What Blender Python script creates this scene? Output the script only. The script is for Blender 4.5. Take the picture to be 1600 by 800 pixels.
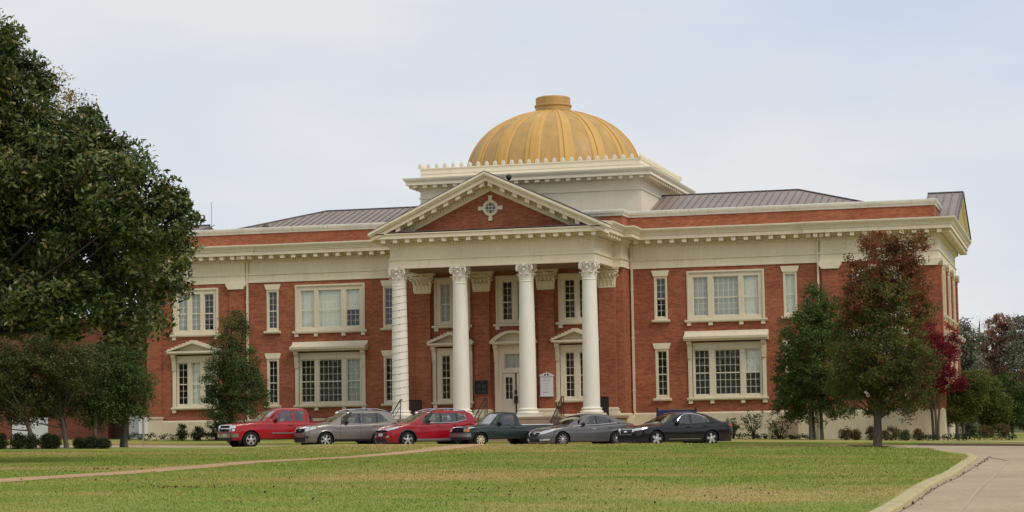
import bpy, bmesh, math, random
import numpy as np
from mathutils import Vector, Matrix
from mathutils.geometry import delaunay_2d_cdt

for o in list(bpy.data.objects):
    bpy.data.objects.remove(o)
SC = bpy.context.scene
COL = SC.collection
R = math.radians

# ------------------------------------------------------------------ camera
CAM = Vector((29.44524, -108.94059, 1.50778))
YAW, PIT, ROL, FPX = 0.26878, 0.08138, 0.01585, 3216.376
fw = Vector((-math.sin(YAW) * math.cos(PIT), math.cos(YAW) * math.cos(PIT), math.sin(PIT)))
rt = Vector((math.cos(YAW), math.sin(YAW), 0))
up = rt.cross(fw)
cR = rt * math.cos(ROL) - up * math.sin(ROL)
cU = rt * math.sin(ROL) + up * math.cos(ROL)
cam = bpy.data.cameras.new('camera')
cam.sensor_width = 36
cam.lens = 36 * FPX / 1600
cam.clip_end = 4000
co = bpy.data.objects.new('camera', cam)
COL.objects.link(co)
m3 = Matrix((cR, cU, -fw)).transposed()
co.matrix_world = Matrix.Translation(CAM) @ m3.to_4x4()
SC.camera = co

def at(px, py, d):
    """world point at depth d (m) behind photo pixel px,py (used to lay out the planting)"""
    a, b = (px - 800) / FPX, (py - 400) / FPX
    return CAM + (fw + cR * a - cU * b) * d

# ------------------------------------------------------------------ sky, sun, exposure
SUN_DIR = Vector((0.68, -0.40, 0.82)).normalized()
W = bpy.data.worlds.new('World')
SC.world = W
W.use_nodes = True
nt = W.node_tree
nt.nodes.clear()
def N(t, kind, **kw):
    n = t.nodes.new(kind)
    for k, v in kw.items():
        setattr(n, k, v)
    return n
out = N(nt, 'ShaderNodeOutputWorld')
bg = N(nt, 'ShaderNodeBackground')
bg.inputs['Strength'].default_value = 0.1
sky = N(nt, 'ShaderNodeTexSky', sky_type='NISHITA')
sky.sun_disc = False
sky.sun_elevation = math.asin(SUN_DIR.z)
sky.sun_rotation = math.atan2(SUN_DIR.x, SUN_DIR.y)
tc = N(nt, 'ShaderNodeTexCoord')
mp = N(nt, 'ShaderNodeMapping')
mp.inputs['Scale'].default_value = (1.9, 2.4, 7.0)
mp.inputs['Location'].default_value = (0.35, 0.1, 0.62)
nz = N(nt, 'ShaderNodeTexNoise')
nz.inputs['Scale'].default_value = 1.3
nz.inputs['Detail'].default_value = 5
nz.inputs['Roughness'].default_value = 0.5
rp = N(nt, 'ShaderNodeValToRGB')
e = rp.color_ramp.elements
e[0].position = 0.36
e[0].color = (5.35, 6.1, 7.35, 1)
e[1].position = 0.62
e[1].color = (7.2, 7.25, 7.4, 1)
mx = N(nt, 'ShaderNodeMix', data_type='RGBA')
mx.inputs[0].default_value = 0.93
L = nt.links.new
L(tc.outputs['Generated'], mp.inputs[0])
L(mp.outputs[0], nz.inputs[0])
L(nz.outputs[0], rp.inputs[0])
L(sky.outputs[0], mx.inputs[6])
L(rp.outputs[0], mx.inputs[7])
L(mx.outputs[2], bg.inputs['Color'])
L(bg.outputs[0], out.inputs[0])

sl = bpy.data.lights.new('sun', 'SUN')
sl.energy = 1.5
sl.angle = R(22)
sl.color = (1.0, 0.94, 0.84)
so = bpy.data.objects.new('sun', sl)
COL.objects.link(so)
so.location = (40, -60, 60)
so.rotation_euler = SUN_DIR.to_track_quat('Z', 'Y').to_euler()
SC.render.engine = 'CYCLES'
SC.view_settings.view_transform = 'Standard'
SC.view_settings.look = 'None'
SC.view_settings.exposure = 0.17
SC.view_settings.gamma = 1.0
SC.view_settings.use_curve_mapping = False
SC.cycles.max_bounces = 7
SC.cycles.transparent_max_bounces = 10

# ------------------------------------------------------------------ materials
def newmat(name):
    m = bpy.data.materials.new(name)
    m.use_nodes = True
    t = m.node_tree
    b = t.nodes['Principled BSDF']
    return m, t, b
def setspec(b, s):
    b.inputs['Specular IOR Level'].default_value = s
def C4(c):
    return (c[0], c[1], c[2], 1)
def coords(t, scale=(1, 1, 1), kind='Object'):
    a = N(t, 'ShaderNodeTexCoord')
    g = N(t, 'ShaderNodeMapping')
    g.inputs['Scale'].default_value = scale
    t.links.new(a.outputs[kind], g.inputs[0])
    return g.outputs[0]
def noise(t, vec, scale, detail=4, rough=0.55):
    n = N(t, 'ShaderNodeTexNoise')
    n.inputs['Scale'].default_value = scale
    n.inputs['Detail'].default_value = detail
    n.inputs['Roughness'].default_value = rough
    t.links.new(vec, n.inputs[0])
    return n.outputs[0]
def ramp(t, fac, stops):
    r = N(t, 'ShaderNodeValToRGB')
    el = r.color_ramp.elements
    while len(el) < len(stops):
        el.new(0.5)
    for q, (p, c) in zip(el, stops):
        q.position = p
        q.color = C4(c)
    t.links.new(fac, r.inputs[0])
    return r.outputs[0]
def mixc(t, fac, a, b, mode='MIX'):
    m = N(t, 'ShaderNodeMix', data_type='RGBA', blend_type=mode)
    for i, v in ((0, fac), (6, a), (7, b)):
        if isinstance(v, (int, float)):
            m.inputs[i].default_value = v
        elif isinstance(v, tuple):
            m.inputs[i].default_value = C4(v)
        else:
            t.links.new(v, m.inputs[i])
    return m.outputs[2]
def bump(t, b, h, strength, dist):
    n = N(t, 'ShaderNodeBump')
    n.inputs['Strength'].default_value = strength
    n.inputs['Distance'].default_value = dist
    t.links.new(h, n.inputs['Height'])
    t.links.new(n.outputs[0], b.inputs['Normal'])

def paint(name, c, rough=0.55, var=0.10, scale=1.5, spec=0.3, grime=None, metal=0.0, coat=0.0):
    """painted surface with slight large-scale tone variation and weather streaks"""
    m, t, b = newmat(name)
    n1 = noise(t, coords(t, (1, 1, 0.25)), scale, 6, 0.6)
    d = tuple(x * (1 - var) for x in c)
    l = tuple(min(1, x * (1 + var * 0.6)) for x in c)
    col = ramp(t, n1, [(0.3, d), (0.7, l)])
    if grime:
        n2 = noise(t, coords(t, (3.5, 3.5, 0.5)), 1.7, 5, 0.65)
        f = ramp(t, n2, [(0.52, (0, 0, 0)), (0.74, (0.6, 0.6, 0.6))])
        col = mixc(t, f, col, grime)
    t.links.new(col, b.inputs['Base Color'])
    b.inputs['Roughness'].default_value = rough
    b.inputs['Metallic'].default_value = metal
    b.inputs['Coat Weight'].default_value = coat
    b.inputs['Coat Roughness'].default_value = 0.06
    setspec(b, spec)
    return m
def plain(name, c, rough=0.5, metal=0.0, spec=0.4, coat=0.0):
    m, t, b = newmat(name)
    b.inputs['Base Color'].default_value = C4(c)
    b.inputs['Roughness'].default_value = rough
    b.inputs['Metallic'].default_value = metal
    b.inputs['Coat Weight'].default_value = coat
    b.inputs['Coat Roughness'].default_value = 0.05
    setspec(b, spec)
    return m

def brick_mat(name, c1, c2, mortar):
    m, t, b = newmat(name)
    a = N(t, 'ShaderNodeTexCoord')
    s = N(t, 'ShaderNodeSeparateXYZ')
    t.links.new(a.outputs['Object'], s.inputs[0])
    ad = N(t, 'ShaderNodeMath', operation='ADD')
    t.links.new(s.outputs[0], ad.inputs[0])
    t.links.new(s.outputs[1], ad.inputs[1])
    cb = N(t, 'ShaderNodeCombineXYZ')
    t.links.new(ad.outputs[0], cb.inputs[0])
    t.links.new(s.outputs[2], cb.inputs[1])
    br = N(t, 'ShaderNodeTexBrick')
    br.inputs['Scale'].default_value = 1.0
    br.inputs['Brick Width'].default_value = 0.215
    br.inputs['Row Height'].default_value = 0.075
    br.inputs['Mortar Size'].default_value = 0.006
    br.inputs['Mortar Smooth'].default_value = 0.3
    br.inputs['Bias'].default_value = 0.0
    br.inputs['Color1'].default_value = C4(c1)
    br.inputs['Color2'].default_value = C4(c2)
    br.inputs['Mortar'].default_value = C4(mortar)
    t.links.new(cb.outputs[0], br.inputs['Vector'])
    st = N(t, 'ShaderNodeMapping')
    st.inputs['Scale'].default_value = (0.9, 7.0, 1)
    t.links.new(cb.outputs[0], st.inputs[0])
    n1 = noise(t, st.outputs[0], 1.0, 6, 0.65)
    col = mixc(t, 1.0, br.outputs[0], ramp(t, n1, [(0.28, (0.76, 0.72, 0.70)), (0.5, (1, 1, 1)), (0.74, (1.15, 1.17, 1.17))]), 'MULTIPLY')
    n2 = noise(t, cb.outputs[0], 0.35, 4, 0.6)
    col = mixc(t, 1.0, col, ramp(t, n2, [(0.3, (0.80, 0.76, 0.76)), (0.7, (1.14, 1.16, 1.16))]), 'MULTIPLY')
    t.links.new(col, b.inputs['Base Color'])
    b.inputs['Roughness'].default_value = 0.85
    setspec(b, 0.2)
    bump(t, b, br.outputs['Fac'], 0.25, -0.01)
    return m

M = {}
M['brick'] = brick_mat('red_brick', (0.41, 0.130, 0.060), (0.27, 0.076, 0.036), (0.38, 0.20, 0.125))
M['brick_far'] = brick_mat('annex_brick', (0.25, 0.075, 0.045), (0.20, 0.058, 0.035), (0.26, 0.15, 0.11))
M['white'] = paint('white_column_paint', (0.84, 0.785, 0.665), 0.6, 0.05, 1.2, grime=(0.70, 0.63, 0.50))
M['cream'] = paint('cream_paint', (0.80, 0.705, 0.51), 0.6, 0.07, 0.9, grime=(0.62, 0.52, 0.36))
M['cream_light'] = paint('cupola_paint', (0.84, 0.755, 0.575), 0.6, 0.05, 0.8, grime=(0.74, 0.65, 0.48))
M['trim'] = paint('window_trim_paint', (0.73, 0.64, 0.465), 0.55, 0.07, 1.0, grime=(0.58, 0.48, 0.33))
M['stone'] = paint('base_stucco', (0.68, 0.58, 0.405), 0.8, 0.08, 0.6, grime=(0.56, 0.41, 0.26))
M['sash'] = plain('sash_paint', (0.72, 0.66, 0.51), 0.5)
M['coping'] = paint('coping_metal', (0.70, 0.655, 0.55), 0.6, 0.10, 0.8, grime=(0.36, 0.33, 0.25))
M['roof'] = paint('standing_seam_metal', (0.30, 0.245, 0.215), 0.6, 0.10, 0.5, spec=0.2)
M['roof_seam'] = plain('roof_seam_metal', (0.19, 0.145, 0.125), 0.5)
M['roof_edge'] = plain('roof_edge_metal', (0.07, 0.055, 0.05), 0.5)
M['gold'] = paint('gold_dome_paint', (0.54, 0.325, 0.105), 0.5, 0.20, 1.6, spec=0.35, grime=(0.45, 0.255, 0.085), metal=0.0)
M['gold_light'] = paint('gold_rib_paint', (0.64, 0.38, 0.11), 0.5, 0.10, 0.9, spec=0.3, metal=0.0)
M['door'] = paint('door_paint', (0.68, 0.62, 0.49), 0.5, 0.05)
M['iron'] = plain('black_iron', (0.018, 0.017, 0.018), 0.5)
M['bronze'] = paint('bronze_plaque', (0.030, 0.024, 0.018), 0.4, 0.3, 9.0, metal=0.4)
M['bronze_edge'] = plain('bronze_edge', (0.16, 0.10, 0.06), 0.45, 0.4)
M['signwhite'] = paint('sign_white', (0.72, 0.71, 0.70), 0.5, 0.03)
M['ink'] = plain('sign_ink', (0.10, 0.11, 0.13), 0.6)
M['greyink'] = plain('sign_grey_ink', (0.42, 0.43, 0.45), 0.6)
M['blue'] = plain('blue_panel', (0.020, 0.028, 0.11), 0.45)
M['wood'] = plain('brown_board', (0.20, 0.11, 0.06), 0.7)
M['step'] = paint('step_concrete', (0.36, 0.26, 0.17), 0.85, 0.15, 1.5)
M['dark'] = plain('dark_void', (0.012, 0.012, 0.012), 0.9, spec=0.1)
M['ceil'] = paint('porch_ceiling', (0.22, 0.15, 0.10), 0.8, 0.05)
M['blind'] = plain('window_blind', (0.90, 0.89, 0.80), 0.8)
M['drape'] = paint('window_shade', (0.55, 0.56, 0.52), 0.8, 0.2, 2.0)
M['galv'] = plain('galvanised_post', (0.30, 0.33, 0.30), 0.5, 0.3)
M['string'] = plain('string_light_cord', (0.30, 0.26, 0.20), 0.6)
M['plate'] = plain('number_plate', (0.62, 0.63, 0.64), 0.4)

def glass_mat(name, tint, strength=1.0, f0=0.06):
    m = bpy.data.materials.new(name)
    m.use_nodes = True
    t = m.node_tree
    t.nodes.clear()
    o = N(t, 'ShaderNodeOutputMaterial')
    tr = N(t, 'ShaderNodeBsdfTransparent')
    tr.inputs[0].default_value = C4(tint)
    gl = N(t, 'ShaderNodeBsdfGlossy')
    gl.inputs['Roughness'].default_value = 0.02
    gl.inputs['Color'].default_value = (strength, strength, strength, 1)
    fr = N(t, 'ShaderNodeLayerWeight')
    pw = N(t, 'ShaderNodeMath', operation='POWER')
    pw.inputs[1].default_value = 4.0
    t.links.new(fr.outputs['Facing'], pw.inputs[0])
    ma = N(t, 'ShaderNodeMath', operation='MULTIPLY_ADD')
    ma.inputs[1].default_value = 1 - f0
    ma.inputs[2].default_value = f0
    t.links.new(pw.outputs[0], ma.inputs[0])
    mxs = N(t, 'ShaderNodeMixShader')
    t.links.new(ma.outputs[0], mxs.inputs[0])
    t.links.new(tr.outputs[0], mxs.inputs[1])
    t.links.new(gl.outputs[0], mxs.inputs[2])
    t.links.new(mxs.outputs[0], o.inputs[0])
    nn = noise(t, coords(t), 1.1, 2)
    bm_ = N(t, 'ShaderNodeBump')
    bm_.inputs['Strength'].default_value = 0.12
    bm_.inputs['Distance'].default_value = 0.05
    t.links.new(nn, bm_.inputs['Height'])
    t.links.new(bm_.outputs[0], gl.inputs['Normal'])
    t.links.new(bm_.outputs[0], fr.inputs['Normal'])
    return m
M['glass'] = glass_mat('window_glass', (0.90, 0.93, 0.90))

# ------------------------------------------------------------------ mesh helpers
class MB:
    def __init__(s, T=None):
        s.v, s.f, s.mi, s.T = [], [], [], T
    def add(s, vs, fs, mi=0):
        n = len(s.v)
        if s.T is not None:
            vs = [tuple(s.T @ Vector(q)) for q in vs]
        s.v += [tuple(q) for q in vs]
        s.f += [tuple(i + n for i in f) for f in fs]
        s.mi += [mi] * len(fs)
        return s
    def box(s, x0, x1, y0, y1, z0, z1, mi=0):
        vs = [(x, y, z) for z in (z0, z1) for y in (y0, y1) for x in (x0, x1)]
        return s.add(vs, [(0, 2, 3, 1), (4, 5, 7, 6), (0, 1, 5, 4), (2, 6, 7, 3), (0, 4, 6, 2), (1, 3, 7, 5)], mi)
    def prism(s, pts, a, b, plane='xz', mi=0):
        n = len(pts)
        def mk(p, c):
            return {'xz': (p[0], c, p[1]), 'xy': (p[0], p[1], c), 'yz': (c, p[0], p[1])}[plane]
        vs = [mk(p, a) for p in pts] + [mk(p, b) for p in pts]
        fs = [tuple(range(n)), tuple(range(2 * n - 1, n - 1, -1))]
        fs += [(i, (i + 1) % n, (i + 1) % n + n, i + n) for i in range(n)]
        return s.add(vs, fs, mi)
    def lathe(s, prof, cx=0, cy=0, n=24, mi=0, a0=0.0, axis='z', cap=True):
        vs, fs = [], []
        for r, z in prof:
            for k in range(n):
                a = a0 + 2 * math.pi * k / n
                p = (cx + r * math.cos(a), cy + r * math.sin(a), z)
                if axis == 'y':
                    p = (cx + r * math.cos(a), z, cy + r * math.sin(a))
                vs.append(p)
        for j in range(len(prof) - 1):
            for k in range(n):
                k2 = (k + 1) % n
                fs.append((j * n + k, j * n + k2, (j + 1) * n + k2, (j + 1) * n + k))
        if cap:
            fs.append(tuple(range(n - 1, -1, -1)))
            q = (len(prof) - 1) * n
            fs.append(tuple(range(q, q + n)))
        return s.add(vs, fs, mi)
    def tube(s, path, rad, n=6, mi=0):
        P = [Vector(p) for p in path]
        if not isinstance(rad, (list, tuple)):
            rad = [rad] * len(P)
        vs, fs = [], []
        ref = Vector((0.31, 0.17, 0.93)).normalized()
        for i, p in enumerate(P):
            d = (P[min(i + 1, len(P) - 1)] - P[max(i - 1, 0)])
            d = d.normalized() if d.length > 1e-9 else Vector((0, 0, 1))
            u = d.cross(ref)
            if u.length < 0.05:
                u = d.cross(Vector((1, 0, 0)))
            u.normalize()
            w = d.cross(u)
            for k in range(n):
                a = 2 * math.pi * k / n
                vs.append(tuple(p + (u * math.cos(a) + w * math.sin(a)) * rad[i]))
        for j in range(len(P) - 1):
            for k in range(n):
                k2 = (k + 1) % n
                fs.append((j * n + k, j * n + k2, (j + 1) * n + k2, (j + 1) * n + k))
        fs.append(tuple(range(n - 1, -1, -1)))
        q = (len(P) - 1) * n
        fs.append(tuple(range(q, q + n)))
        return s.add(vs, fs, mi)
    def sweep(s, prof, path, mi=0, closed=False):
        """profile (outward offset, z) swept along a plan polyline; outward = right-hand side of travel"""
        n = len(path)
        P = [Vector((p[0], p[1])) for p in path]
        offs = []
        for i in range(n):
            if closed:
                d0 = (P[i] - P[i - 1]).normalized()
                d1 = (P[(i + 1) % n] - P[i]).normalized()
            else:
                d0 = (P[i] - P[i - 1]).normalized() if i else (P[1] - P[0]).normalized()
                d1 = (P[i + 1] - P[i]).normalized() if i < n - 1 else d0
            n0 = Vector((d0.y, -d0.x))
            n1 = Vector((d1.y, -d1.x))
            b = n0 + n1
            offs.append(b / (1 + n0.dot(n1)))
        k = len(prof)
        vs = [(P[i].x + offs[i].x * o, P[i].y + offs[i].y * o, z) for i in range(n) for o, z in prof]
        fs = []
        for i in range(n if closed else n - 1):
            j = (i + 1) % n
            for q in range(k - 1):
                fs.append((i * k + q, j * k + q, j * k + q + 1, i * k + q + 1))
        if not closed:
            fs.append(tuple(range(k - 1, -1, -1)))
            fs.append(tuple(range((n - 1) * k, n * k)))
        return s.add(vs, fs, mi)
    def build(s, name, mats, parent=None, smooth=0, fix=True):
        me = bpy.data.meshes.new(name)
        me.from_pydata(s.v, [], s.f)
        if not isinstance(mats, (list, tuple)):
            mats = [mats]
        for q in mats:
            me.materials.append(q)
        if len(mats) > 1:
            me.polygons.foreach_set('material_index', s.mi)
        if fix:
            b = bmesh.new()
            b.from_mesh(me)
            bmesh.ops.recalc_face_normals(b, faces=b.faces)
            b.to_mesh(me)
            b.free()
        if smooth:
            me.polygons.foreach_set('use_smooth', [True] * len(me.polygons))
            me.set_sharp_from_angle(angle=R(smooth))
        o = bpy.data.objects.new(name, me)
        COL.objects.link(o)
        if parent is not None:
            o.parent = parent
        return o

def empty(name, loc=(0, 0, 0), rz=0.0):
    o = bpy.data.objects.new(name, None)
    o.location = loc
    o.rotation_euler = (0, 0, rz)
    COL.objects.link(o)
    return o
def tag(o, label, cat, group=None):
    o['label'] = label
    o['category'] = cat
    if group:
        o['group'] = group
    return o
def structure(o):
    o['kind'] = 'structure'
    return o
def copy_tree(o, parent=None):
    c = o.copy()
    COL.objects.link(c)
    c.parent = parent
    for ch in o.children:
        copy_tree(ch, c)
    return c

# ------------------------------------------------------------------ terrain
def gz(x, y):
    cx = min(max(x, -70), 45)
    cy = min(max(y, -125), 15)
    z = 0.44 - 0.0094 * (cx - 11.5) + 0.0062 * (cy + 20)
    z += 0.05 * math.exp(-((x - 1) / 7.0) ** 2 - ((y + 24) / 6.0) ** 2)
    z += 0.018 * math.sin(x * 0.31 + 0.4 * y) + 0.016 * math.sin(y * 0.23 - x * 0.11)
    t = min(max((x - 10) / 12, 0), 1) * min(max((y + 16) / 14, 0), 1)
    z -= 0.16 * t
    return z
def crest(x, y):
    """low swell of turf along the lawn's parking edge"""
    a = min(max((x + 7) / 4, 0), 1) * min(max((15 - x) / 5, 0), 1)
    c = min(max((-10 - x) / 4, 0), 1)
    e = min(max((x - 10) / 5, 0), 1) * min(max((25.4 - x) / 5, 0), 1)
    yc = -23 if x < 13 else -23 - (x - 13) * .62
    return (.02 + .10 * a * a * (3 - 2 * a) + .07 * c + .14 * e) * math.exp(-((y - yc) / 4.5) ** 2)
def sheet(name, poly, off, step, mat, skirt=0.0, hf=None):
    hf = hf or (lambda x, y: 0.0)
    """sheet of ground inside a polygon following the terrain"""
    xs = [p[0] for p in poly]
    ys = [p[1] for p in poly]
    pts = [Vector(p) for p in poly]
    n = len(pts)
    fine = []
    for i in range(n):
        a, b = pts[i], pts[(i + 1) % n]
        k = max(1, int((b - a).length / step))
        fine += [a.lerp(b, q / k) for q in range(k)]
    nb = len(fine)
    ed = [(i, (i + 1) % nb) for i in range(nb)]
    V = list(fine)
    y = min(ys) + step / 2
    while y < max(ys):
        x = min(xs) + step / 2
        while x < max(xs):
            V.append(Vector((x + 0.13 * step * math.sin(y * 7), y)))
            x += step
        y += step
    r = delaunay_2d_cdt(V, ed, [list(range(nb))], 1, 1e-4)
    b = MB()
    b.add([(v.x, v.y, gz(v.x, v.y) + off + hf(v.x, v.y)) for v in r[0]], [tuple(f) for f in r[2]])
    if skirt:
        vs, fs = [], []
        for i, v in enumerate(fine):
            z = gz(v.x, v.y) + off + hf(v.x, v.y)
            vs += [(v.x, v.y, z), (v.x, v.y, z - skirt)]
        for i in range(nb):
            j = (i + 1) % nb
            fs.append((2 * i, 2 * j, 2 * j + 1, 2 * i + 1))
        b.add(vs, fs)
    return b.build(name, mat, smooth=40, fix=False)

def ground_mat(name, stops, scale, bumpy=0.02, fine=None):
    m, t, b = newmat(name)
    v = coords(t)
    n1 = noise(t, v, scale, 8, 0.62)
    col = ramp(t, n1, stops)
    n2 = noise(t, v, 9.0, 5, 0.7)
    col = mixc(t, 1.0, col, ramp(t, n2, [(0.3, (0.82, 0.83, 0.80)), (0.7, (1.16, 1.15, 1.14))]), 'MULTIPLY')
    if fine:
        n3 = noise(t, coords(t, (0.07, 0.13, 1)), 1.0, 6, 0.62)
        f = ramp(t, n3, [(0.50, (0, 0, 0)), (0.66, (0.75, 0.75, 0.75))])
        col = mixc(t, f, col, fine)
    t.links.new(col, b.inputs['Base Color'])
    b.inputs['Roughness'].default_value = 0.95
    setspec(b, 0.1)
    bump(t, b, n2, 0.6, bumpy)
    return m
M['lawn'] = ground_mat('lawn_turf', [(0.30, (0.36, 0.285, 0.115)), (0.44, (0.265, 0.275, 0.068)), (0.56, (0.195, 0.255, 0.050)), (0.76, (0.275, 0.280, 0.075))], 0.24, 0.02, fine=(0.46, 0.32, 0.14))
M['ground'] = ground_mat('rough_ground', [(0.3, (0.10, 0.10, 0.035)), (0.7, (0.07, 0.09, 0.025))], 0.2)
M['path'] = ground_mat('dirt_path', [(0.3, (0.43, 0.27, 0.145)), (0.7, (0.53, 0.345, 0.195))], 0.8)
M['drive'] = ground_mat('drive_concrete', [(0.3, (0.37, 0.285, 0.19)), (0.7, (0.49, 0.385, 0.265))], 0.35, 0.004)
M['joint'] = plain('slab_joint', (0.19, 0.13, 0.085), 0.9)
M['seam'] = plain('patched_seam', (0.46, 0.34, 0.23), 0.9)
M['kerb'] = ground_mat('kerb_concrete', [(0.3, (0.40, 0.33, 0.17)), (0.7, (0.56, 0.48, 0.28))], 0.8, 0.004)
M['mulch'] = ground_mat('mulch', [(0.3, (0.10, 0.06, 0.04)), (0.7, (0.15, 0.095, 0.06))], 1.0)

g = MB()
ux = sorted(set([-1500, -700, -300, -150, -100] + list(range(-80, 61, 5)) + [80, 120, 200, 400, 800, 1500]))
uy = sorted(set([-600, -300, -180] + list(range(-140, 41, 5)) + [60, 100, 180, 300, 600, 1200, 2500]))
g.add([(x, y, gz(x, y) - 0.30) for y in uy for x in ux],
      [(j * len(ux) + i, j * len(ux) + i + 1, (j + 1) * len(ux) + i + 1, (j + 1) * len(ux) + i) for j in range(len(uy) - 1) for i in range(len(ux) - 1)])
structure(g.build('ground', M['ground'], smooth=60, fix=False))

EDGE = [(26.0, -140), (26.0, -74.4), (25.98, -66), (25.95, -55), (25.85, -44), (25.75, -39), (25.5, -36.4), (25.0, -34.4), (24.0, -31.6),
        (22.2, -28.6), (19.5, -26.0), (16.5, -24.2), (13.0, -23.1), (9.0, -22.6), (4.9, -22.5), (3.5, -22.5), (-8, -22.6), (-20, -22.9), (-75, -24)]
structure(sheet('front_lawn', EDGE + [(-75, -140)], 0.0, 2.2, M['lawn'], 0.2, crest))
BED = [(-75, -11.0), (-30, -11.0), (10, -11.0), (14, -13.6), (18, -15.4), (22, -17.0), (25.5, -18.6), (29, -19.8), (34, -20.6), (60, -21.6), (60, 30), (-75, 30)]
structure(sheet('rear_lawn', BED, 0.05, 2.6, M['lawn'], 0.2))
ROAD = EDGE[::-1][0:0] + [(-75, -23.5), (-8, -22.3), (9, -22.3), (13, -22.8), (16.5, -23.9), (19.5, -25.7), (22.2, -28.3), (24, -31.3), (25.2, -34.4), (25.9, -38.5), (26.0, -44), (26.1, -140),
        (48, -140), (48, -21.1), (34, -20.4), (29, -19.6), (25.5, -18.4), (22, -16.8), (18, -15.2), (14, -13.4), (10, -10.8), (-75, -10.8)]
structure(sheet('drive', ROAD, -0.06, 2.6, M['drive']))
structure(sheet('footpath', [(2.2, -140), (3.7, -140), (3.55, -62), (3.85, -48), (4.3, -34), (4.9, -22.6), (3.6, -22.6), (3.0, -34), (2.45, -48), (2.0, -62)], 0.012, 1.1, M['path'], 0.0, crest))
structure(sheet('sidewalk', [(23.5, -15.6), (28.6, -18.2), (34, -19.2), (60, -20.3), (60, -18.5), (34, -17.4), (29, -16.4), (24.6, -14.2)], 0.062, 1.5, M['kerb']))

def ribbon(name, pts, w, off, h, mat, parent=None):
    """kerb-like strip with real height along a polyline"""
    path = []
    for a, b in zip(pts[:-1], pts[1:]):
        a, b = Vector(a), Vector(b)
        k = max(1, int((b - a).length / 2.0))
        path += [a.lerp(b, i / k) for i in range(k)]
    path.append(Vector(pts[-1]))
    b = MB()
    vs, fs = [], []
    n = len(path)
    for i, p in enumerate(path):
        d = (path[min(i + 1, n - 1)] - path[max(i - 1, 0)]).normalized()
        nn = Vector((d.y, -d.x))
        for o, z in ((-w / 2, -0.2), (-w / 2, h - 0.02), (-w / 2 + 0.03, h), (w / 2 - 0.05, h), (w / 2, h - 0.04), (w / 2 + 0.03, -0.2)):
            q = p + nn * o
            vs.append((q.x, q.y, gz(p.x, p.y) + off + z))
    for i in range(n - 1):
        for k in range(5):
            fs.append((i * 6 + k, i * 6 + k + 1, (i + 1) * 6 + k + 1, (i + 1) * 6 + k))
    b.add(vs, fs)
    return b.build(name, mat, parent)
KL = EDGE[0:9] + [(23.2, -30.2)]
structure(ribbon('kerb', [(x + 0.12, y) for x, y in KL[::1]], 0.30, 0.0, 0.035, M['kerb']))
structure(ribbon('gutter_kerb', [(22.5, -17.25), (25.5, -18.62), (29, -19.82), (34, -20.62), (60, -21.62)][::-1], 0.2, 0.0, 0.05, M['joint']))
def strip(name, pts, w, off, mat):
    b = MB()
    for a, c in zip(pts[:-1], pts[1:]):
        a, c = Vector(a), Vector(c)
        L_ = (c - a).length
        k = max(1, int(L_ / 2))
        d = (c - a).normalized()
        nn = Vector((-d.y, d.x)) * w / 2
        vs, fs = [], []
        for i in range(k + 1):
            p = a.lerp(c, i / k)
            for q in (p + nn, p - nn):
                vs.append((q.x, q.y, gz(q.x, q.y) + off))
        for i in range(k):
            fs.append((2 * i, 2 * i + 1, 2 * i + 3, 2 * i + 2))
        b.add(vs, fs)
    return structure(b.build(name, mat, fix=False))
strip('slab_joint', [(26.36, -110), (26.33, -74.4), (26.4, -41), (26.3, -37.5)], 0.032, -0.052, M['joint'])
strip('slab_joint', [(27.5, -110), (27.35, -74.3), (27.1, -41.5)], 0.06, -0.052, M['seam'])
strip('slab_joint', [(26.3, -37.5), (27.1, -41.5)], 0.05, -0.048, M['joint'])
strip('slab_joint', [(26.2, -52), (40, -52.4)], 0.04, -0.048, M['joint'])
strip('slab_joint', [(26.2, -63), (40, -63.4)], 0.04, -0.048, M['joint'])
strip('slab_joint', [(31.2, -110), (31.0, -44)], 0.04, -0.052, M['joint'])
# ================================================================== COLLEGE HALL
HALL = empty('brick_hall', (0, 0, 0.5))
HALL.location = (0, 0, 0)
tag(HALL, 'long two-storey red brick hall with white columned portico and gold ribbed dome', 'building')
XE, XP, XQ, YB = 22.45, 16.35, 6.01, 15.3     # end wall, pavilion edge, portico block edge, back wall
YPV, YW, YF = -0.12, -1.65, -6.23              # pavilion plane, portico wall plane, portico frieze plane
ZA = 9.75                                      # underside of architrave
ZB = 1.97                                      # top of base course

def wall_holes(b, x0, x1, z0, z1, y, holes, depth=0.24):
    xs = sorted(set([x0, x1] + [h[0] for h in holes] + [h[1] for h in holes]))
    zs = sorted(set([z0, z1] + [h[2] for h in holes] + [h[3] for h in holes]))
    for i in range(len(xs) - 1):
        for j in range(len(zs) - 1):
            xm, zm = (xs[i] + xs[i + 1]) / 2, (zs[j] + zs[j + 1]) / 2
            if any(h[0] < xm < h[1] and h[2] < zm < h[3] for h in holes):
                continue
            b.add([(xs[i], y, zs[j]), (xs[i + 1], y, zs[j]), (xs[i + 1], y, zs[j + 1]), (xs[i], y, zs[j + 1])], [(0, 1, 2, 3)])
    for h in holes:
        a0, a1, c0, c1 = h
        b.add([(a0, y, c0), (a0, y, c1), (a0, y + depth, c1), (a0, y + depth, c0)], [(0, 1, 2, 3)])
        b.add([(a1, y, c0), (a1, y, c1), (a1, y + depth, c1), (a1, y + depth, c0)], [(0, 1, 2, 3)])
        b.add([(a0, y, c1), (a1, y, c1), (a1, y + depth, c1), (a0, y + depth, c1)], [(0, 1, 2, 3)])
        b.add([(a0, y, c0), (a1, y, c0), (a1, y + depth, c0), (a0, y + depth, c0)], [(0, 1, 2, 3)])

G1 = (7.09, 9.21)      # upper glass
G0 = (2.87, 5.29)      # lower glass
wb = MB()
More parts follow.
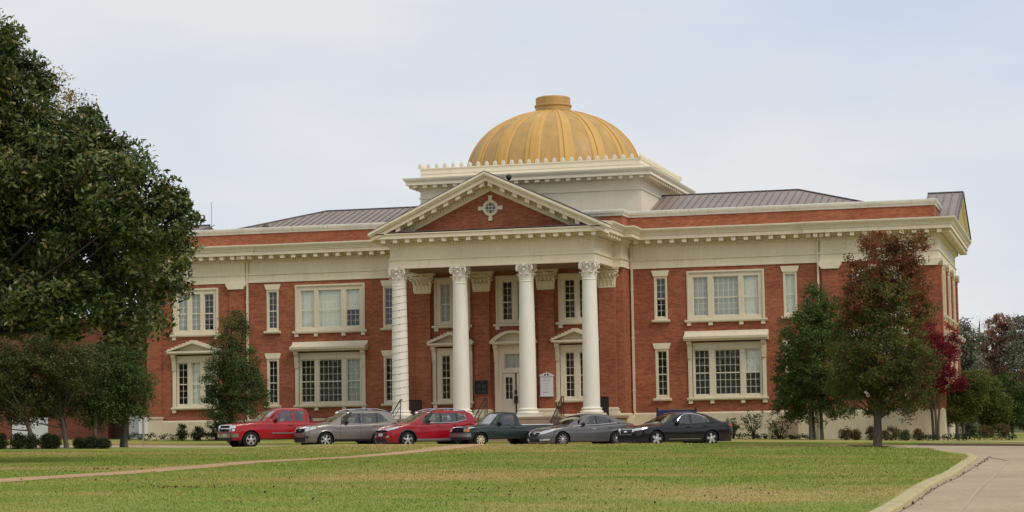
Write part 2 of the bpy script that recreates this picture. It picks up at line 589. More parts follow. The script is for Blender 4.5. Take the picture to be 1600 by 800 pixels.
# hole rectangles = window frame outlines
def narrow_holes(s):
    r = []
    for a, c in ((7.36, 8.08), (14.35, 15.06)):
        lo, hi = sorted((s * a, s * c))
        r += [(lo, hi, 6.93, 9.32), (lo, hi, 2.73, 5.40)]
    lo, hi = sorted((s * 9.22, s * 13.27))
    r += [(lo, hi, 6.93, 9.45), (lo, hi, 2.73, 5.75)]
    return r
for s in (-1, 1):
    lo, hi = sorted((s * XP, s * XQ))
    wall_holes(wb, lo, hi, 0.0, ZA + 0.1, 0.0, narrow_holes(s))
    lo, hi = sorted((s * XE, s * XP))
    h0, h1 = sorted((s * 20.72, s * 18.05))
    wall_holes(wb, lo, hi, 0.0, ZA + 0.1, YPV, [(h0, h1, 6.93, 9.45), (h0, h1, 2.73, 5.75)], 0.3)
    x = s * XP
    wb.add([(x, YPV, 0), (x, 0, 0), (x, 0, ZA + .1), (x, YPV, ZA + .1)], [(0, 1, 2, 3)])
    x = s * XQ
    wb.add([(x, YW, 0), (x, 0, 0), (x, 0, ZA + .1), (x, YW, ZA + .1)], [(0, 1, 2, 3)])
    x = s * XE
    wb.add([(x, YPV, 0), (x, YB, 0), (x, YB, ZA + .1), (x, YPV, ZA + .1)], [(0, 1, 2, 3)])
wall_holes(wb, -XQ, XQ, 0.0, ZA + 0.1, YW, [(2.5, 4.43, 6.93, 9.5), (-4.49, -2.57, 6.93, 9.5), (-1.0, 1.0, 6.93, 9.5),
                                            (2.38, 4.42, 2.73, 5.75), (-4.57, -2.53, 2.73, 5.75), (-1.05, 1.05, 1.88, 5.75)])
wb.add([(-XE, YB, 0), (XE, YB, 0), (XE, YB, ZA + .1), (-XE, YB, ZA + .1)], [(0, 1, 2, 3)])
wb.build('wall', M['brick'], HALL)
# inner partitions: dark rooms behind the glass, and an attic floor
ib = MB()
ib.add([(-XE + .3, 3.2, 0), (XE - .3, 3.2, 0), (XE - .3, 3.2, 9.85), (-XE + .3, 3.2, 9.85)], [(0, 1, 2, 3)])
ib.add([(-XE + .3, .3, 6.2), (XE - .3, .3, 6.2), (XE - .3, 3.1, 6.2), (-XE + .3, 3.1, 6.2)], [(0, 1, 2, 3)])
ib.add([(-5.9, -1.35, 6.2), (5.9, -1.35, 6.2), (5.9, .29, 6.2), (-5.9, .29, 6.2)], [(0, 1, 2, 3)])
ib.add([(-XE + .3, 0.3, 9.9), (XE - .3, 0.3, 9.9), (XE - .3, 3.1, 9.9), (-XE + .3, 3.1, 9.9)], [(0, 1, 2, 3)])
for x in (-16.2, -6.2, -2.2, 2.2, 6.2, 16.2):
    ib.add([(x, .3, 0), (x, 3.1, 0), (x, 3.1, 9.8), (x, .3, 9.8)], [(0, 1, 2, 3)])
ib.build('partition', plain('interior_plaster', (0.55, 0.52, 0.44), 0.9), HALL)

# base course, following the plan
PLAN = [(-XE, YB), (-XE, YPV), (-XP, YPV), (-XP, 0), (-XQ, 0), (-XQ, YW), (XQ, YW), (XQ, 0), (XP, 0), (XP, YPV), (XE, YPV), (XE, YB)]
bs = MB()
bs.sweep([(0.0, ZB + .02), (0.10, ZB - 0.06), (0.10, -0.3)][::-1], PLAN[::-1][::-1])
for s in (-1,):
    bs.box(-XE - 0.16, -XE + 1.0, YPV - 0.15, YPV + 0.5, -0.3, 2.12)
    bs.box(-XE - 0.21, -XE + 1.05, YPV - 0.20, YPV + 0.5, 2.12, 2.22)
BASE = bs.build('base_course', M['stone'], HALL)
vb = MB()
for x0 in (13.7,):
    vb.box(x0, x0 + 1.25, -0.125, -0.10, 0.55, 1.35)
    vb.box(x0 - .08, x0 + 1.33, -0.135, -0.105, 1.35, 1.43)
vb.build('basement_vent', M['step'], HALL)

# ---------------------------------------------------------------- entablature
CORN = [(-.3, ZA), (.06, ZA), (.06, 9.84), (.03, 9.845), (.03, 10.17), (.085, 10.19), (.085, 10.24), (.0, 10.27), (.0, 10.90), (.07, 10.92),
        (.07, 10.955), (.13, 10.96), (.13, 11.13), (.22, 11.15), (.26, 11.19), (.26, 11.275), (.72, 11.28), (.72, 11.265), (.77, 11.265), (.77, 11.47), (.82, 11.485), (.82, 11.54), (-.3, 11.60)]
CYMA = [(.3, 11.55), (.84, 11.545), (.86, 11.60), (.93, 11.68), (.99, 11.76), (1.0, 11.83), (.98, 11.84), (-.2, 11.93)]
EPATH = [(-XE, YB), (-XE, YPV), (-XP, YPV), (-XP, 0), (-XQ, 0), (-XQ, -2.0), (-5.53, -2.0), (-5.53, YF), (5.53, YF), (5.53, -2.0), (XQ, -2.0), (XQ, 0), (XP, 0), (XP, YPV), (XE, YPV), (XE, YB)]
en = MB()
en.sweep(CORN, EPATH)
def ornaments(b, path, segs):
    for i in segs:
        a, c = Vector(path[i]), Vector(path[i + 1])
        d = (c - a)
        L_ = d.length
        d.normalize()
        nn = Vector((d.y, -d.x))
        def blk(s0, s1, o0, o1, z0, z1):
            q = []
            for z in (z0, z1):
                for s_, o in ((s0, o0), (s1, o0), (s1, o1), (s0, o1)):
                    p = a + d * s_ + nn * o
                    q.append((p.x, p.y, z))
            b.add(q, [(0, 1, 2, 3), (4, 5, 6, 7), (0, 1, 5, 4), (1, 2, 6, 5), (2, 3, 7, 6), (3, 0, 4, 7)])
        k = max(1, round((L_ + 0.3) / 0.66))
        for j in range(k + 1):
            s_ = -0.15 + (L_ + 0.3) * j / k
            blk(s_ - .115, s_ + .115, .27, .70, 11.065, 11.277)
        k = int(L_ / 0.155)
        for j in range(k):
            s_ = (j + .5) * L_ / k
            blk(s_ - .047, s_ + .047, .132, .205, 10.972, 11.118)
ornaments(en, EPATH, [1, 3, 7, 11, 13, 14, 2 + 4, 8])
for x, y in ((-16.9, YPV), (16.9, YPV), (21.9, YPV), (-21.9, YPV), (-5.15, YF), (-1.75, YF), (1.75, YF), (5.15, YF)):
    en.lathe([(.16, -.012), (.16, -.02), (.125, -.022), (.12, -.012), (.0, -.012)], x, 10.58, 20, axis='y') if False else None
ENT = en.build('entablature', M['cream'], HALL)
# frieze roundels
for x, y in ((-17.6, YPV), (17.6, YPV), (-5.05, YF), (-1.7, YF), (1.75, YF), (5.05, YF)):
    rb = MB()
    vs, fs = [], []
    for k in range(20):
        a = 2 * math.pi * k / 20
        for r_, yy in ((.17, y - .002), (.165, y - .028), (.125, y - .028), (.12, y - .002)):
            vs.append((x + r_ * math.cos(a), yy, 10.6 + r_ * math.sin(a)))
    for k in range(20):
        for q in range(3):
            k2 = (k + 1) % 20
            fs.append((k * 4 + q, k2 * 4 + q, k2 * 4 + q + 1, k * 4 + q + 1))
    rb.add(vs, fs)
    rb.build('frieze_roundel', M['cream'], HALL)
for pth in (EPATH[:7] + [(-5.53, YF + .25)], [(5.53, YF + .25)] + EPATH[9:]):
    cy = MB()
    cy.sweep(CYMA, pth)
    cy.build('cornice_gutter', M['cream'], HALL)
# cornice top flat (behind cyma) so that no sky shows
# parapet + coping
PP = [(-XE + .1, YB), (-XE + .1, YPV + .05), (-XQ, YPV + .05), (-XQ, YW + .1), (XQ, YW + .1), (XQ, YPV + .05), (XE - .1, YPV + .05), (XE - .1, YB)]
pb = MB()
pb.sweep([(0, 11.8), (0, 12.56), (-.35, 12.56), (-.35, 11.8)], PP)
pb.build('parapet', M['brick'], HALL)
cb_ = MB()
cb_.sweep([(-.38, 12.55), (.06, 12.55), (.07, 12.64), (.13, 12.70), (.15, 12.78), (.15, 12.85), (.12, 12.88), (-.40, 12.90)], PP)
cb_.build('parapet_coping', M['coping'], HALL)

# corner and break pilasters on the pavilions (Doric caps)
for x0, x1 in ((-17.30, -16.42), (16.42, 17.30), (-22.40, -21.5), (21.5, 22.40)):
    b = MB()
    b.box(x0, x1, YPV - .09, YPV + .02, ZB - .05, 9.40)
    p = b.build('pilaster', M['brick'], HALL)
    b = MB()
    b.prism([(x0 - .02, 9.40), (x1 + .02, 9.40), (x1 + .04, 9.46), (x1 + .16, 9.62), (x1 + .18, 9.76), (x0 - .18, 9.76), (x0 - .16, 9.62), (x0 - .04, 9.46)], YPV - .20, YPV + .02)
    b.build('cap', M['cream'], p)

# ---------------------------------------------------------------- windows
BL = {}
def sash_light(parent, x0, x1, z0, z1, y, nx, rows, rail, shade=None, T=None):
    """glass, meeting rail and muntins of one light; shade: None, 'full', 'upper', 'drape'"""
    g_ = MB(T)
    g_.add([(x0, y + .09, z0), (x1, y + .09, z0), (x1, y + .09, z1), (x0, y + .09, z1)], [(0, 1, 2, 3)])
    g_.build('pane', M['glass'], parent)
    s_ = MB(T)
    t = 0.045
    yo = y + .055
    s_.box(x0, x0 + t, yo, y + .085, z0, z1)
    s_.box(x1 - t, x1, yo, y + .085, z0, z1)
    s_.box(x0 + t, x1 - t, yo + .002, y + .083, z0, z0 + t * 1.5)
    s_.box(x0 + t, x1 - t, yo + .002, y + .083, z1 - t, z1)
    zr = z0 + (z1 - z0) * rail
    if rail < 1:
        s_.box(x0 + t, x1 - t, yo - .015, y + .083, zr - .03, zr + .03)
    for a, c, n in ((z0 + .05, zr, rows[0]), (zr, z1, rows[1] if rail < 1 else 0)):
        for k in range(1, n):
            z = a + (c - a) * k / n
            s_.box(x0 + t, x1 - t, yo + .008, y + .08, z - .011, z + .011)
    for k in range(1, nx):
        x = x0 + (x1 - x0) * k / nx
        s_.box(x - .011, x + .011, yo + .010, y + .078, z0 + t, z1 - t)
    s_.build('sash', M['sash'], parent)
    if shade:
        za = {'full': z0 + .02, 'upper': zr, 'most': z0 + (z1 - z0) * .16, 'top': z0 + (z1 - z0) * .72}.get(shade, z0 + .02)
        b = MB(T)
        k = 14
        vs, fs = [], []
        for q in range(k + 1):
            xx = x0 + (x1 - x0) * q / k
            dy = .012 * (q % 2)
            vs += [(xx, y + .17 + dy, za), (xx, y + .17 + dy, z1)]
        for q in range(k):
            fs.append((2 * q, 2 * q + 2, 2 * q + 3, 2 * q + 1))
        b.add(vs, fs)
        b.build('window_shade' if shade == 'drape' else 'blind', M['drape' if shade == 'drape' else 'blind'], parent)

def frame_mb(lights, x0, x1, z0, z1, y, gz0, gz1, arch=0.13, T=None):
    """flat frame with the light openings left out, plus a raised architrave border"""
    b = MB(T)
    xs = [x0 + arch * .6] + [v for l in lights for v in l[:2]] + [x1 - arch * .6]
    yi, yk = y - .015, y + .12
    b.box(x0 + arch * .6, x1 - arch * .6, yi, yk, gz1, z1 - arch * .6)
    b.box(x0 + arch * .6, x1 - arch * .6, yi, yk, z0, gz0)
    for a, c in zip(xs[0::2], xs[1::2]):
        b.box(a, c, yi + .002, yk - .002, gz0, gz1)
    return b
def architrave(b, x0, x1, z0, z1, y, w=.14):
    for o, p in ((0, .06), (w * .35, .09), (w * .7, .05)):
        ww = w * .35
        a0, a1 = x0 + o, x1 - o
        zt = z1 - o
        b.box(a0, a0 + ww, y - p, y + .02, z0, zt)
        b.box(a1 - ww, a1, y - p, y + .02, z0, zt)
        b.box(a0 + ww, a1 - ww, y - p + .002, y + .02, zt - ww, zt)
def sill(parent, x0, x1, z, y, corb=(), T=None, h=.13):
    b = MB(T)
    b.prism([(y - .20, z), (y - .20, z - h * .55), (y - .14, z - h), (y + .02, z - h), (y + .02, z + .03)], x0, x1, 'yz')
    for c in corb:
        b.box(c - .11, c + .11, y - .13, y - .004, z - h - .17, z - h + .01)
    b.build('sill', M['trim'], parent)

def narrow(cx, y, z0, z1, shade=None, T=None):
    b = MB(T)
    x0, x1 = cx - .36, cx + .36
    gx0, gx1 = cx - .265, cx + .265
    b.box(x0, gx0, y - .02, y + .12, z0 - .12, z1 + .11)
    b.box(gx1, x1, y - .02, y + .12, z0 - .12, z1 + .11)
    b.box(gx0, gx1, y - .018, y + .12, z1, z1 + .11)
    b.box(gx0, gx1, y - .018, y + .12, z0 - .13, z0)
    w = b.build('window', M['trim'], HALL)
    sash_light(w, gx0, gx1, z0, z1, y, 2, (3, 3), .48, shade, T)
    b = MB(T)
    b.prism([(cx - .40, z1 + .11), (cx + .40, z1 + .11), (cx + .50, z1 + .42), (cx - .50, z1 + .42)], y - .06, y + .02)
    b.build('lintel', M['cream'], w)
    sill(w, cx - .49, cx + .49, z0 - .14, y, T=T)
    return w
def upper_wide(lights, x0, x1, y, shades, corb, T=None, ncols=None):
    b = frame_mb(lights, x0, x1, 6.93, 9.54, y, G1[0], G1[1], T=T)
    architrave(b, x0, x1, 6.93, 9.54, y)
    w = b.build('window', M['trim'], HALL)
    for l, sh in zip(lights, shades):
        sash_light(w, l[0], l[1], G1[0], G1[1], y, l[2], (3, 3), .47, sh, T)
    sill(w, x0 - .12, x1 + .12, 6.90, y, corb, T)
    return w
def bracket(b, x, y, z0, z1):
    """side pilaster strip with a scrolled console at its head"""
    b.box(x - .10, x + .10, y - .09, y + .02, z0, z1 - .25)
    b.prism([(y, z1), (y - .34, z1), (y - .34, z1 - .12), (y - .20, z1 - .28), (y - .15, z1 - .62), (y - .11, z1 - .80), (y, z1 - .80)], x - .12, x + .12, 'yz')
    b.box(x - .115, x + .115, y - .16, y + .02, z1 - .90, z1 - .84)
def lower_wide(lights, x0, x1, y, shades, corb, head, T=None, hw=None):
    b = frame_mb(lights, x0 + .16, x1 - .16, 2.73, 5.76, y, G0[0], G0[1], T=T)
    bracket(b, x0 + .10, y, 2.75, 5.76)
    bracket(b, x1 - .10, y, 2.75, 5.76)
    for l in lights[:-1]:
        pass
    b.box(x0 + .22, x1 - .22, y - .05, y + .02, 5.33, 5.39)
    w = b.build('window', M['trim'], HALL)
    for l, sh in zip(lights, shades):
        sash_light(w, l[0], l[1], G0[0], G0[1], y, l[2], (3, 3), .49, sh, T)
    sill(w, x0 - .08, x1 + .08, 2.73, y, corb, T)
    h = MB(T)
    cx = (x0 + x1) / 2
    if head == 'hood':
        h.prism([(y + .01, 5.77), (y - .44, 5.77), (y - .46, 5.83), (y - .56, 5.87), (y - .58, 5.99), (y - .50, 6.02), (y - .30, 6.06), (y - .13, 6.18), (y - .09, 6.30), (y + .01, 6.31)], x0 - .16, x1 + .16, 'yz')
        # raked returns of the hood roof
    else:
        hw_ = hw
        h.box(cx - hw_ + .10, cx + hw_ - .10, y - .44, y + .01, 5.772, 5.83)
        h.box(cx - hw_, cx + hw_, y - .55, y + .01, 5.83, 5.94)
        if head == 'gable':
            h.prism([(cx - hw_ + .15, 5.938), (cx + hw_ - .15, 5.938), (cx, 6.38)], y - .14, y + .01)
            for s in (-1, 1):
                h.prism([(cx, 6.52), (cx + s * (hw_ + .04), 5.98), (cx + s * (hw_ + .04), 5.90), (cx + s * (hw_ - .10), 5.937), (cx, 6.38)], y - .57, y + .012)
                n_ = 7
                for k in range(n_):      # stepped cover tiles along the rake
                    t0 = (k + .1) / n_
                    xx = cx + s * (hw_ + .02) * t0
                    zz = 6.52 - .54 * t0
                    h.box(min(xx, xx + s * .14), max(xx, xx + s * .14), y - .55, y + .0, zz - .08, zz + .035)
        else:
            k = 18
            Ro = hw_ + .03
            rad = (Ro * Ro + .60 ** 2) / (2 * .60)
            arc = []
            for q in range(k + 1):
                xx = -Ro + 2 * Ro * q / k
                arc.append((cx + xx, 5.93 + math.sqrt(max(rad * rad - xx * xx, 0)) - (rad - .60)))
            inner = [(cx + (x_ - cx) * .86, 5.942 + max(z_ - 5.93 - .13, 0) * .98) for x_, z_ in arc]
            for q in range(k):
                h.prism([arc[q], arc[q + 1], inner[q + 1], inner[q]], y - .57, y + .012)
            h.prism(inner, y - .14, y + .01)
    h.build('hood' if head == 'hood' else 'pediment', M['trim'], w)
    return w

for s in (-1, 1):
    f = lambda l: (min(s * l[0], s * l[1]), max(s * l[0], s * l[1]), l[2])
    Lw = sorted([f((9.47, 10.29, 3)), f((10.57, 11.95, 5)), f((12.19, 13.02, 3))])
    x0, x1 = sorted((s * 9.15, s * 13.34))
    cor = [x0 + .1, x0 + 1.27, x1 - 1.27, x1 - .1]
    upper_wide(Lw, x0, x1, 0.0, ('full', 'full', 'upper') if s < 0 else ('drape', 'drape', 'full'), cor)
    lower_wide(Lw, x0, x1, 0.0, (None, None, 'drape') if s < 0 else (None, None, 'upper'), cor, 'hood')
    for xc in (7.72, 14.705):
        narrow(s * xc, 0.0, G1[0], G1[1], 'full' if (s > 0 and xc > 10) else None)
        narrow(s * xc, 0.0, G0[0], G0[1], None)
    Lp = sorted([f((20.50, 19.90, 2)), f((19.68, 19.10, 2)), f((18.88, 18.28, 2))])
    x0, x1 = sorted((s * 20.80, s * 17.98))
    cor = [x0 + .1, x1 - .1]
    upper_wide(Lp, x0, x1, YPV, ('drape', 'drape', None), cor)
    lower_wide(Lp, x0, x1, YPV, (None, 'full', 'upper'), cor, 'gable', hw=1.56)
# portico windows
for cx, cl in ((-3.53, -3.55), (3.465, 3.40)):
    lights = [(cx - .69, cx - .115, 2), (cx + .115, cx + .69, 2)]
    upper_wide(lights, cx - 1.03, cx + 1.03, YW, ('drape', 'drape') if cx < 0 else (None, None), [cx - .9, cx + .9])
    cx = cl
    lights = [(cx - .645, cx - .14, 2), (cx + .14, cx + .645, 2)]
    lower_wide(lights, cx - 1.14, cx + 1.14, YW, (None, None), [cx - 1.0, cx + 1.0], 'gable', hw=1.27)
upper_wide([(-.70, -.13, 2), (.13, .70, 2)], -1.05, 1.05, YW, (None, None), [-.95, .95])

# ---------------------------------------------------------------- doorway
b = MB()
b.box(-.98, -.76, YW - .03, YW + .12, 1.87, 5.76)
b.box(.76, .98, YW - .03, YW + .12, 1.87, 5.76)
b.box(-.76, .76, YW - .028, YW + .12, 5.30, 5.76)
b.box(-.76, .76, YW - .028, YW + .12, 4.26, 4.47)
b.box(-.76, -.64, YW - .026, YW + .12, 4.47, 5.30)
b.box(.64, .76, YW - .026, YW + .12, 4.47, 5.30)
bracket(b, -1.06, YW, 1.87, 5.76)
bracket(b, 1.06, YW, 1.87, 5.76)
DW = b.build('doorway', M['trim'], HALL)
sash_light(DW, -.64, .64, 4.47, 5.30, YW, 2, (1, 1), 1.0, 'drape')
hb = MB()
h = hb
hw_, y, cx = 1.30, YW, 0.0
h.box(cx - hw_ + .10, cx + hw_ - .10, y - .44, y + .01, 5.772, 5.83)
h.box(cx - hw_, cx + hw_, y - .55, y + .01, 5.83, 5.94)
k = 22
Ro = hw_ + .03
rise = .60
rad = (Ro * Ro + rise ** 2) / (2 * rise)
arc = [(cx - Ro + 2 * Ro * q / k, 5.93 + math.sqrt(rad * rad - (-Ro + 2 * Ro * q / k) ** 2) - (rad - rise)) for q in range(k + 1)]
inner = [(x_ * .86, 5.942 + max(z_ - 5.93 - .15, 0)) for x_, z_ in arc]
for q in range(k):
    h.prism([arc[q], arc[q + 1], inner[q + 1], inner[q]], y - .57, y + .012)
h.prism(inner, y - .14, y + .01)
h.build('segmental_pediment', M['trim'], DW)
for s in (-1, 1):
    b = MB()
    x0, x1 = sorted((s * .012, s * .755))
    g0, g1 = sorted((s * .20, s * .585))
    yd, ye = YW + .03, YW + .085
    b.box(x0, g0, yd, ye, 1.88, 4.25)
    b.box(g1, x1, yd, ye, 1.88, 4.25)
    b.box(g0, g1, yd + .001, ye, 4.02, 4.25)
    b.box(g0, g1, yd + .001, ye, 1.88, 2.86)
    b.box((g0 + g1) / 2 - .012, (g0 + g1) / 2 + .012, yd + .004, ye, 2.86, 4.02)
    for z in (3.25, 3.64):
        b.box(g0, g1, yd + .006, ye, z - .012, z + .012)
    b.box(g0 - .05, g1 + .05, yd - .012, yd, 2.74, 2.79)
    d = b.build('door', M['door'], DW)
    g_ = MB()
    g_.add([(g0, ye - .01, 2.86), (g1, ye - .01, 2.86), (g1, ye - .01, 4.02), (g0, ye - .01, 4.02)], [(0, 1, 2, 3)])
    g_.build('pane', M['glass'], d) if False else g_.build('door_pane', M['glass'], DW)
b = MB()
b.box(-.03, .03, YW - .01, YW + .03, 2.05, 4.25)
b.box(-.10, .10, YW - .06, YW + .02, 2.62, 3.0)
b.box(-.07, .06, YW - .05, YW + .02, 3.12, 3.32)
b.build('door_lock', M['iron'], DW)

# ---------------------------------------------------------------- capitals, columns, pilasters
def capital(b, cx, cy, r0, z0, z1, half=False):
    """Corinthian capital: bell, two tiers of curled leaves, corner volutes, concave abacus"""
    H = z1 - z0
    def ring(a):
        return 1.0
    b.lathe([(r0 * 1.06, z0), (r0 * 1.10, z0 + .03), (r0 * 1.04, z0 + .06), (r0 * .98, z0 + .07), (r0 * .98, z0 + H * .5), (r0 * 1.10, z0 + H * .72), (r0 * 1.28, z0 + H * .84)], cx, cy, 24)
    def leaf(a, zb, h, w, out_):
        c, s_ = math.cos(a), math.sin(a)
        prof = [(r0 * .99, 0), (r0 * 1.06, .35), (r0 * 1.12, .7), (r0 * 1.2 + out_ * .5, .93), (r0 * 1.24 + out_, 1.0), (r0 * 1.26 + out_ * 1.15, .90), (r0 * 1.20 + out_ * .8, .80)]
        ws = [.9, 1.0, 1.05, .9, .7, .5, .2]
        vs, fs = [], []
        for (r_, t), wk in zip(prof, ws):
            for q in (-1, -.5, 0, .5, 1):
                rr = r_ - abs(q) * .045 + (.02 if abs(q) == .5 else 0)
                vs.append((cx + rr * c - q * w * wk * s_, cy + rr * s_ + q * w * wk * c, zb + h * t))
        for i in range(len(prof) - 1):
            for q in range(4):
                fs.append((i * 5 + q, i * 5 + q + 1, (i + 1) * 5 + q + 1, (i + 1) * 5 + q))
        b.add(vs, fs)
    for k in range(8):
        leaf(2 * math.pi * (k + .5) / 8, z0 + .07, H * .36, r0 * .36, .07)
    for k in range(8):
        leaf(2 * math.pi * k / 8, z0 + .09, H * .60, r0 * .33, .10)
    zt = z1 - H * .13
    for k in range(4):
        a = math.pi / 4 + k * math.pi / 2
        c, s_ = math.cos(a), math.sin(a)
        path = []
        for q in range(15):
            th = q / 14 * 2.4 * math.pi
            rr = .135 * (1 - .62 * q / 14)
            path.append((r0 * 1.50 + rr * math.sin(th) * .9 - .05, zt - .14 + rr * math.cos(th)))
        start = [(r0 * 1.02, z0 + H * .50), (r0 * 1.12, z0 + H * .68), (r0 * 1.30, zt - .03)]
        pp = [(cx + r_ * c, cy + r_ * s_, z) for r_, z in start + path]
        b.tube(pp, [.03, .04, .05] + [.05] * 8 + [.04] * 7, 6)
        for da in (-.42, .42):
            c2, s2 = math.cos(a + da * 1.05), math.sin(a + da * 1.05)
            pp = []
            for q in range(10):
                th = q / 9 * 2 * math.pi
                rr = .085 * (1 - .5 * q / 9)
                pp.append((cx + (r0 * 1.22 + rr * math.sin(th)) * c2, cy + (r0 * 1.22 + rr * math.sin(th)) * s2, zt - .09 + rr * math.cos(th)))
            b.tube(pp, .032, 5)
    pts = []
    Ra = r0 * 1.42
    for k in range(4):
        a = -math.pi * .75 + k * math.pi / 2
        ca = Vector((math.cos(a), math.sin(a))) * Ra * 1.25
        cn = Vector((math.cos(a + math.pi / 2), math.sin(a + math.pi / 2))) * Ra * 1.25
        for t in (.06, .28, .5, .72, .94):
            p = ca.lerp(cn, t)
            p *= 1 - .16 * math.sin(math.pi * t)
            pts.append((cx + p.x, cy + p.y))
    b.prism(pts, zt, zt + H * .07, 'xy')
    b.prism([(cx + (p[0] - cx) * 1.05, cy + (p[1] - cy) * 1.05) for p in pts], zt + H * .07, z1, 'xy')
    for k in range(4):
        a = k * math.pi / 2
        b.lathe([(.0, -.05), (.09, -.03), (.10, .03), (.0, .08)], cx + r0 * 1.40 * math.cos(a), cy + r0 * 1.40 * math.sin(a), 8, cap=False) if False else b.box(
            cx + r0 * 1.33 * math.cos(a) - .08, cx + r0 * 1.33 * math.cos(a) + .08, cy + r0 * 1.33 * math.sin(a) - .08, cy + r0 * 1.33 * math.sin(a) + .08, zt - .02, z1 - .03)

YC = -5.85
ZFL = 1.86
for cx in (-5.16, -1.80, 1.80, 5.16):
    b = MB()
    prof = []
    for q in range(13):
        t = q / 12
        prof.append((.44 - .07 * t ** 1.7, 2.30 + (8.87 - 2.30) * t))
    b.lathe(prof, cx, YC, 40)
    col = b.build('column', M['white'], HALL, smooth=40)
    b = MB()
    b.box(cx - .62, cx + .62, YC - .62, YC + .62, ZFL, ZFL + .14)
    pr = [(.60, ZFL + .14)]
    for q in range(7):
        a = -math.pi / 2 + math.pi * q / 6
        pr.append((.56 + .055 * math.cos(a), ZFL + .20 + .055 * math.sin(a)))
    pr += [(.53, ZFL + .27), (.50, ZFL + .31), (.52, ZFL + .34)]
    for q in range(6):
        a = -math.pi / 2 + math.pi * q / 5
        pr.append((.51 + .035 * math.cos(a), ZFL + .375 + .035 * math.sin(a)))
    pr += [(.46, ZFL + .43), (.44, ZFL + .47)]
    b.lathe(pr, cx, YC, 40)
    b.build('column_base', M['white'], col, smooth=35)
    b = MB()
    capital(b, cx, YC, .365, 8.85, 9.80)
    b.build('capital', M['white'], col, smooth=30)

def pil_capital(b, cx, y, w, z0, z1):
    H = z1 - z0
    h = w / 2
    for t0, t1, o0, o1 in ((0, .06, .03, .03), (.06, .5, .0, .02), (.5, .84, .02, .16)):
        vs = []
        for t, o in ((t0, o0), (t1, o1)):
            z = z0 + H * t
            vs += [(cx - h - o, y + .2, z), (cx - h - o, y - o, z), (cx + h + o, y - o, z), (cx + h + o, y + .2, z)]
        b.add(vs, [(0, 1, 5, 4), (1, 2, 6, 5), (2, 3, 7, 6)])
    def leaf(x, zb, hh, w_, out_, side=0):
        prof = [(0.01, 0), (.06, .4), (.10, .75), (.13 + out_ * .6, .95), (.14 + out_, 1.0), (.15 + out_ * 1.1, .88)]
        ws = [.9, 1.0, 1.05, .9, .65, .3]
        vs, fs = [], []
        for (d, t), wk in zip(prof, ws):
            for q in (-1, -.5, 0, .5, 1):
                dd = d - abs(q) * .04
                if side:
                    vs.append((cx + side * (h + dd), y + .1 + q * w_ * wk, zb + hh * t))
                else:
                    vs.append((x + q * w_ * wk, y - dd, zb + hh * t))
        for i in range(len(prof) - 1):
            for q in range(4):
                fs.append((i * 5 + q, i * 5 + q + 1, (i + 1) * 5 + q + 1, (i + 1) * 5 + q))
        b.add(vs, fs)
    for k in range(4):
        leaf(cx - h + w * (k + .5) / 4, z0 + .06, H * .36, w * .12, .06)
    for k in range(5):
        leaf(cx - h + w * k / 4, z0 + .08, H * .58, w * .10, .10)
    for s in (-1, 1):
        leaf(0, z0 + .06, H * .55, .12, .08, s)
        pp = []
        for q in range(15):
            th = q / 14 * 2.4 * math.pi
            rr = .13 * (1 - .62 * q / 14)
            pp.append((cx + s * (h + .13 + rr * math.sin(th)), y - .17, z1 - H * .13 - .14 + rr * math.cos(th)))
        b.tube([(cx + s * h * .3, y - .06, z0 + H * .5), (cx + s * h * .8, y - .12, z0 + H * .72)] + pp, .045, 6)
    zt = z1 - H * .13
    pts = [(cx - h - .26, y + .2), (cx - h - .26, y - .26), (cx - h * .5, y - .17), (cx, y - .14), (cx + h * .5, y - .17), (cx + h + .26, y - .26), (cx + h + .26, y + .2)]
    b.prism(pts, zt, zt + H * .07, 'xy')
    b.prism([(cx + (p[0] - cx) * 1.05, y + (p[1] - y) * (1.05 if p[1] < y else 1)) for p in pts], zt + H * .07, z1, 'xy')
    b.box(cx - .09, cx + .09, y - .25, y - .05, zt - .03, z1 - .02)
YP = YW - .28
for cx in (-5.16, -1.80, 1.80, 5.16):
    b = MB()
    b.box(cx - .43, cx + .43, YP, YW + .02, 2.28, 8.70)
    p = b.build('pilaster', M['brick'], HALL)
    b = MB()
    pil_capital(b, cx, YP, .86, 8.68, 9.78)
    b.build('capital', M['cream'], p, smooth=30)
    b = MB()
    for o, z0, z1 in ((.20, ZFL, ZFL + .14), (.14, ZFL + .14, ZFL + .25), (.07, ZFL + .25, ZFL + .32), (.10, ZFL + .32, ZFL + .40), (.03, ZFL + .40, ZFL + .45)):
        b.box(cx - .43 - o, cx + .43 + o, YP - o, YW + .01, z0, z1)
    b.build('pilaster_base', M['cream'], p)

# porch: floor, steps, ceiling
b = MB()
b.box(-6.1, 6.1, -6.75, YW - .002, -0.2, ZFL - .12)
b.box(-6.2, 6.2, -6.85, YW - .004, ZFL - .12, ZFL)
for k in range(7):
    z1 = ZFL - .12 - .03 - k * .165
    b.box(-6.0, 6.0, -6.76 - (k + 1) * .31, -6.76 - k * .31 + .001, -.2, z1)
b.box(-6.2, -5.9 - .1, -9.0, -6.86, -.2, 1.15)
b.box(6.0, 6.2, -9.0, -6.86, -.2, 1.15)
b.build('porch_steps', M['step'], HALL)
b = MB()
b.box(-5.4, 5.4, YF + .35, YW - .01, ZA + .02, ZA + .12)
b.build('porch_ceiling', M['ceil'], HALL)

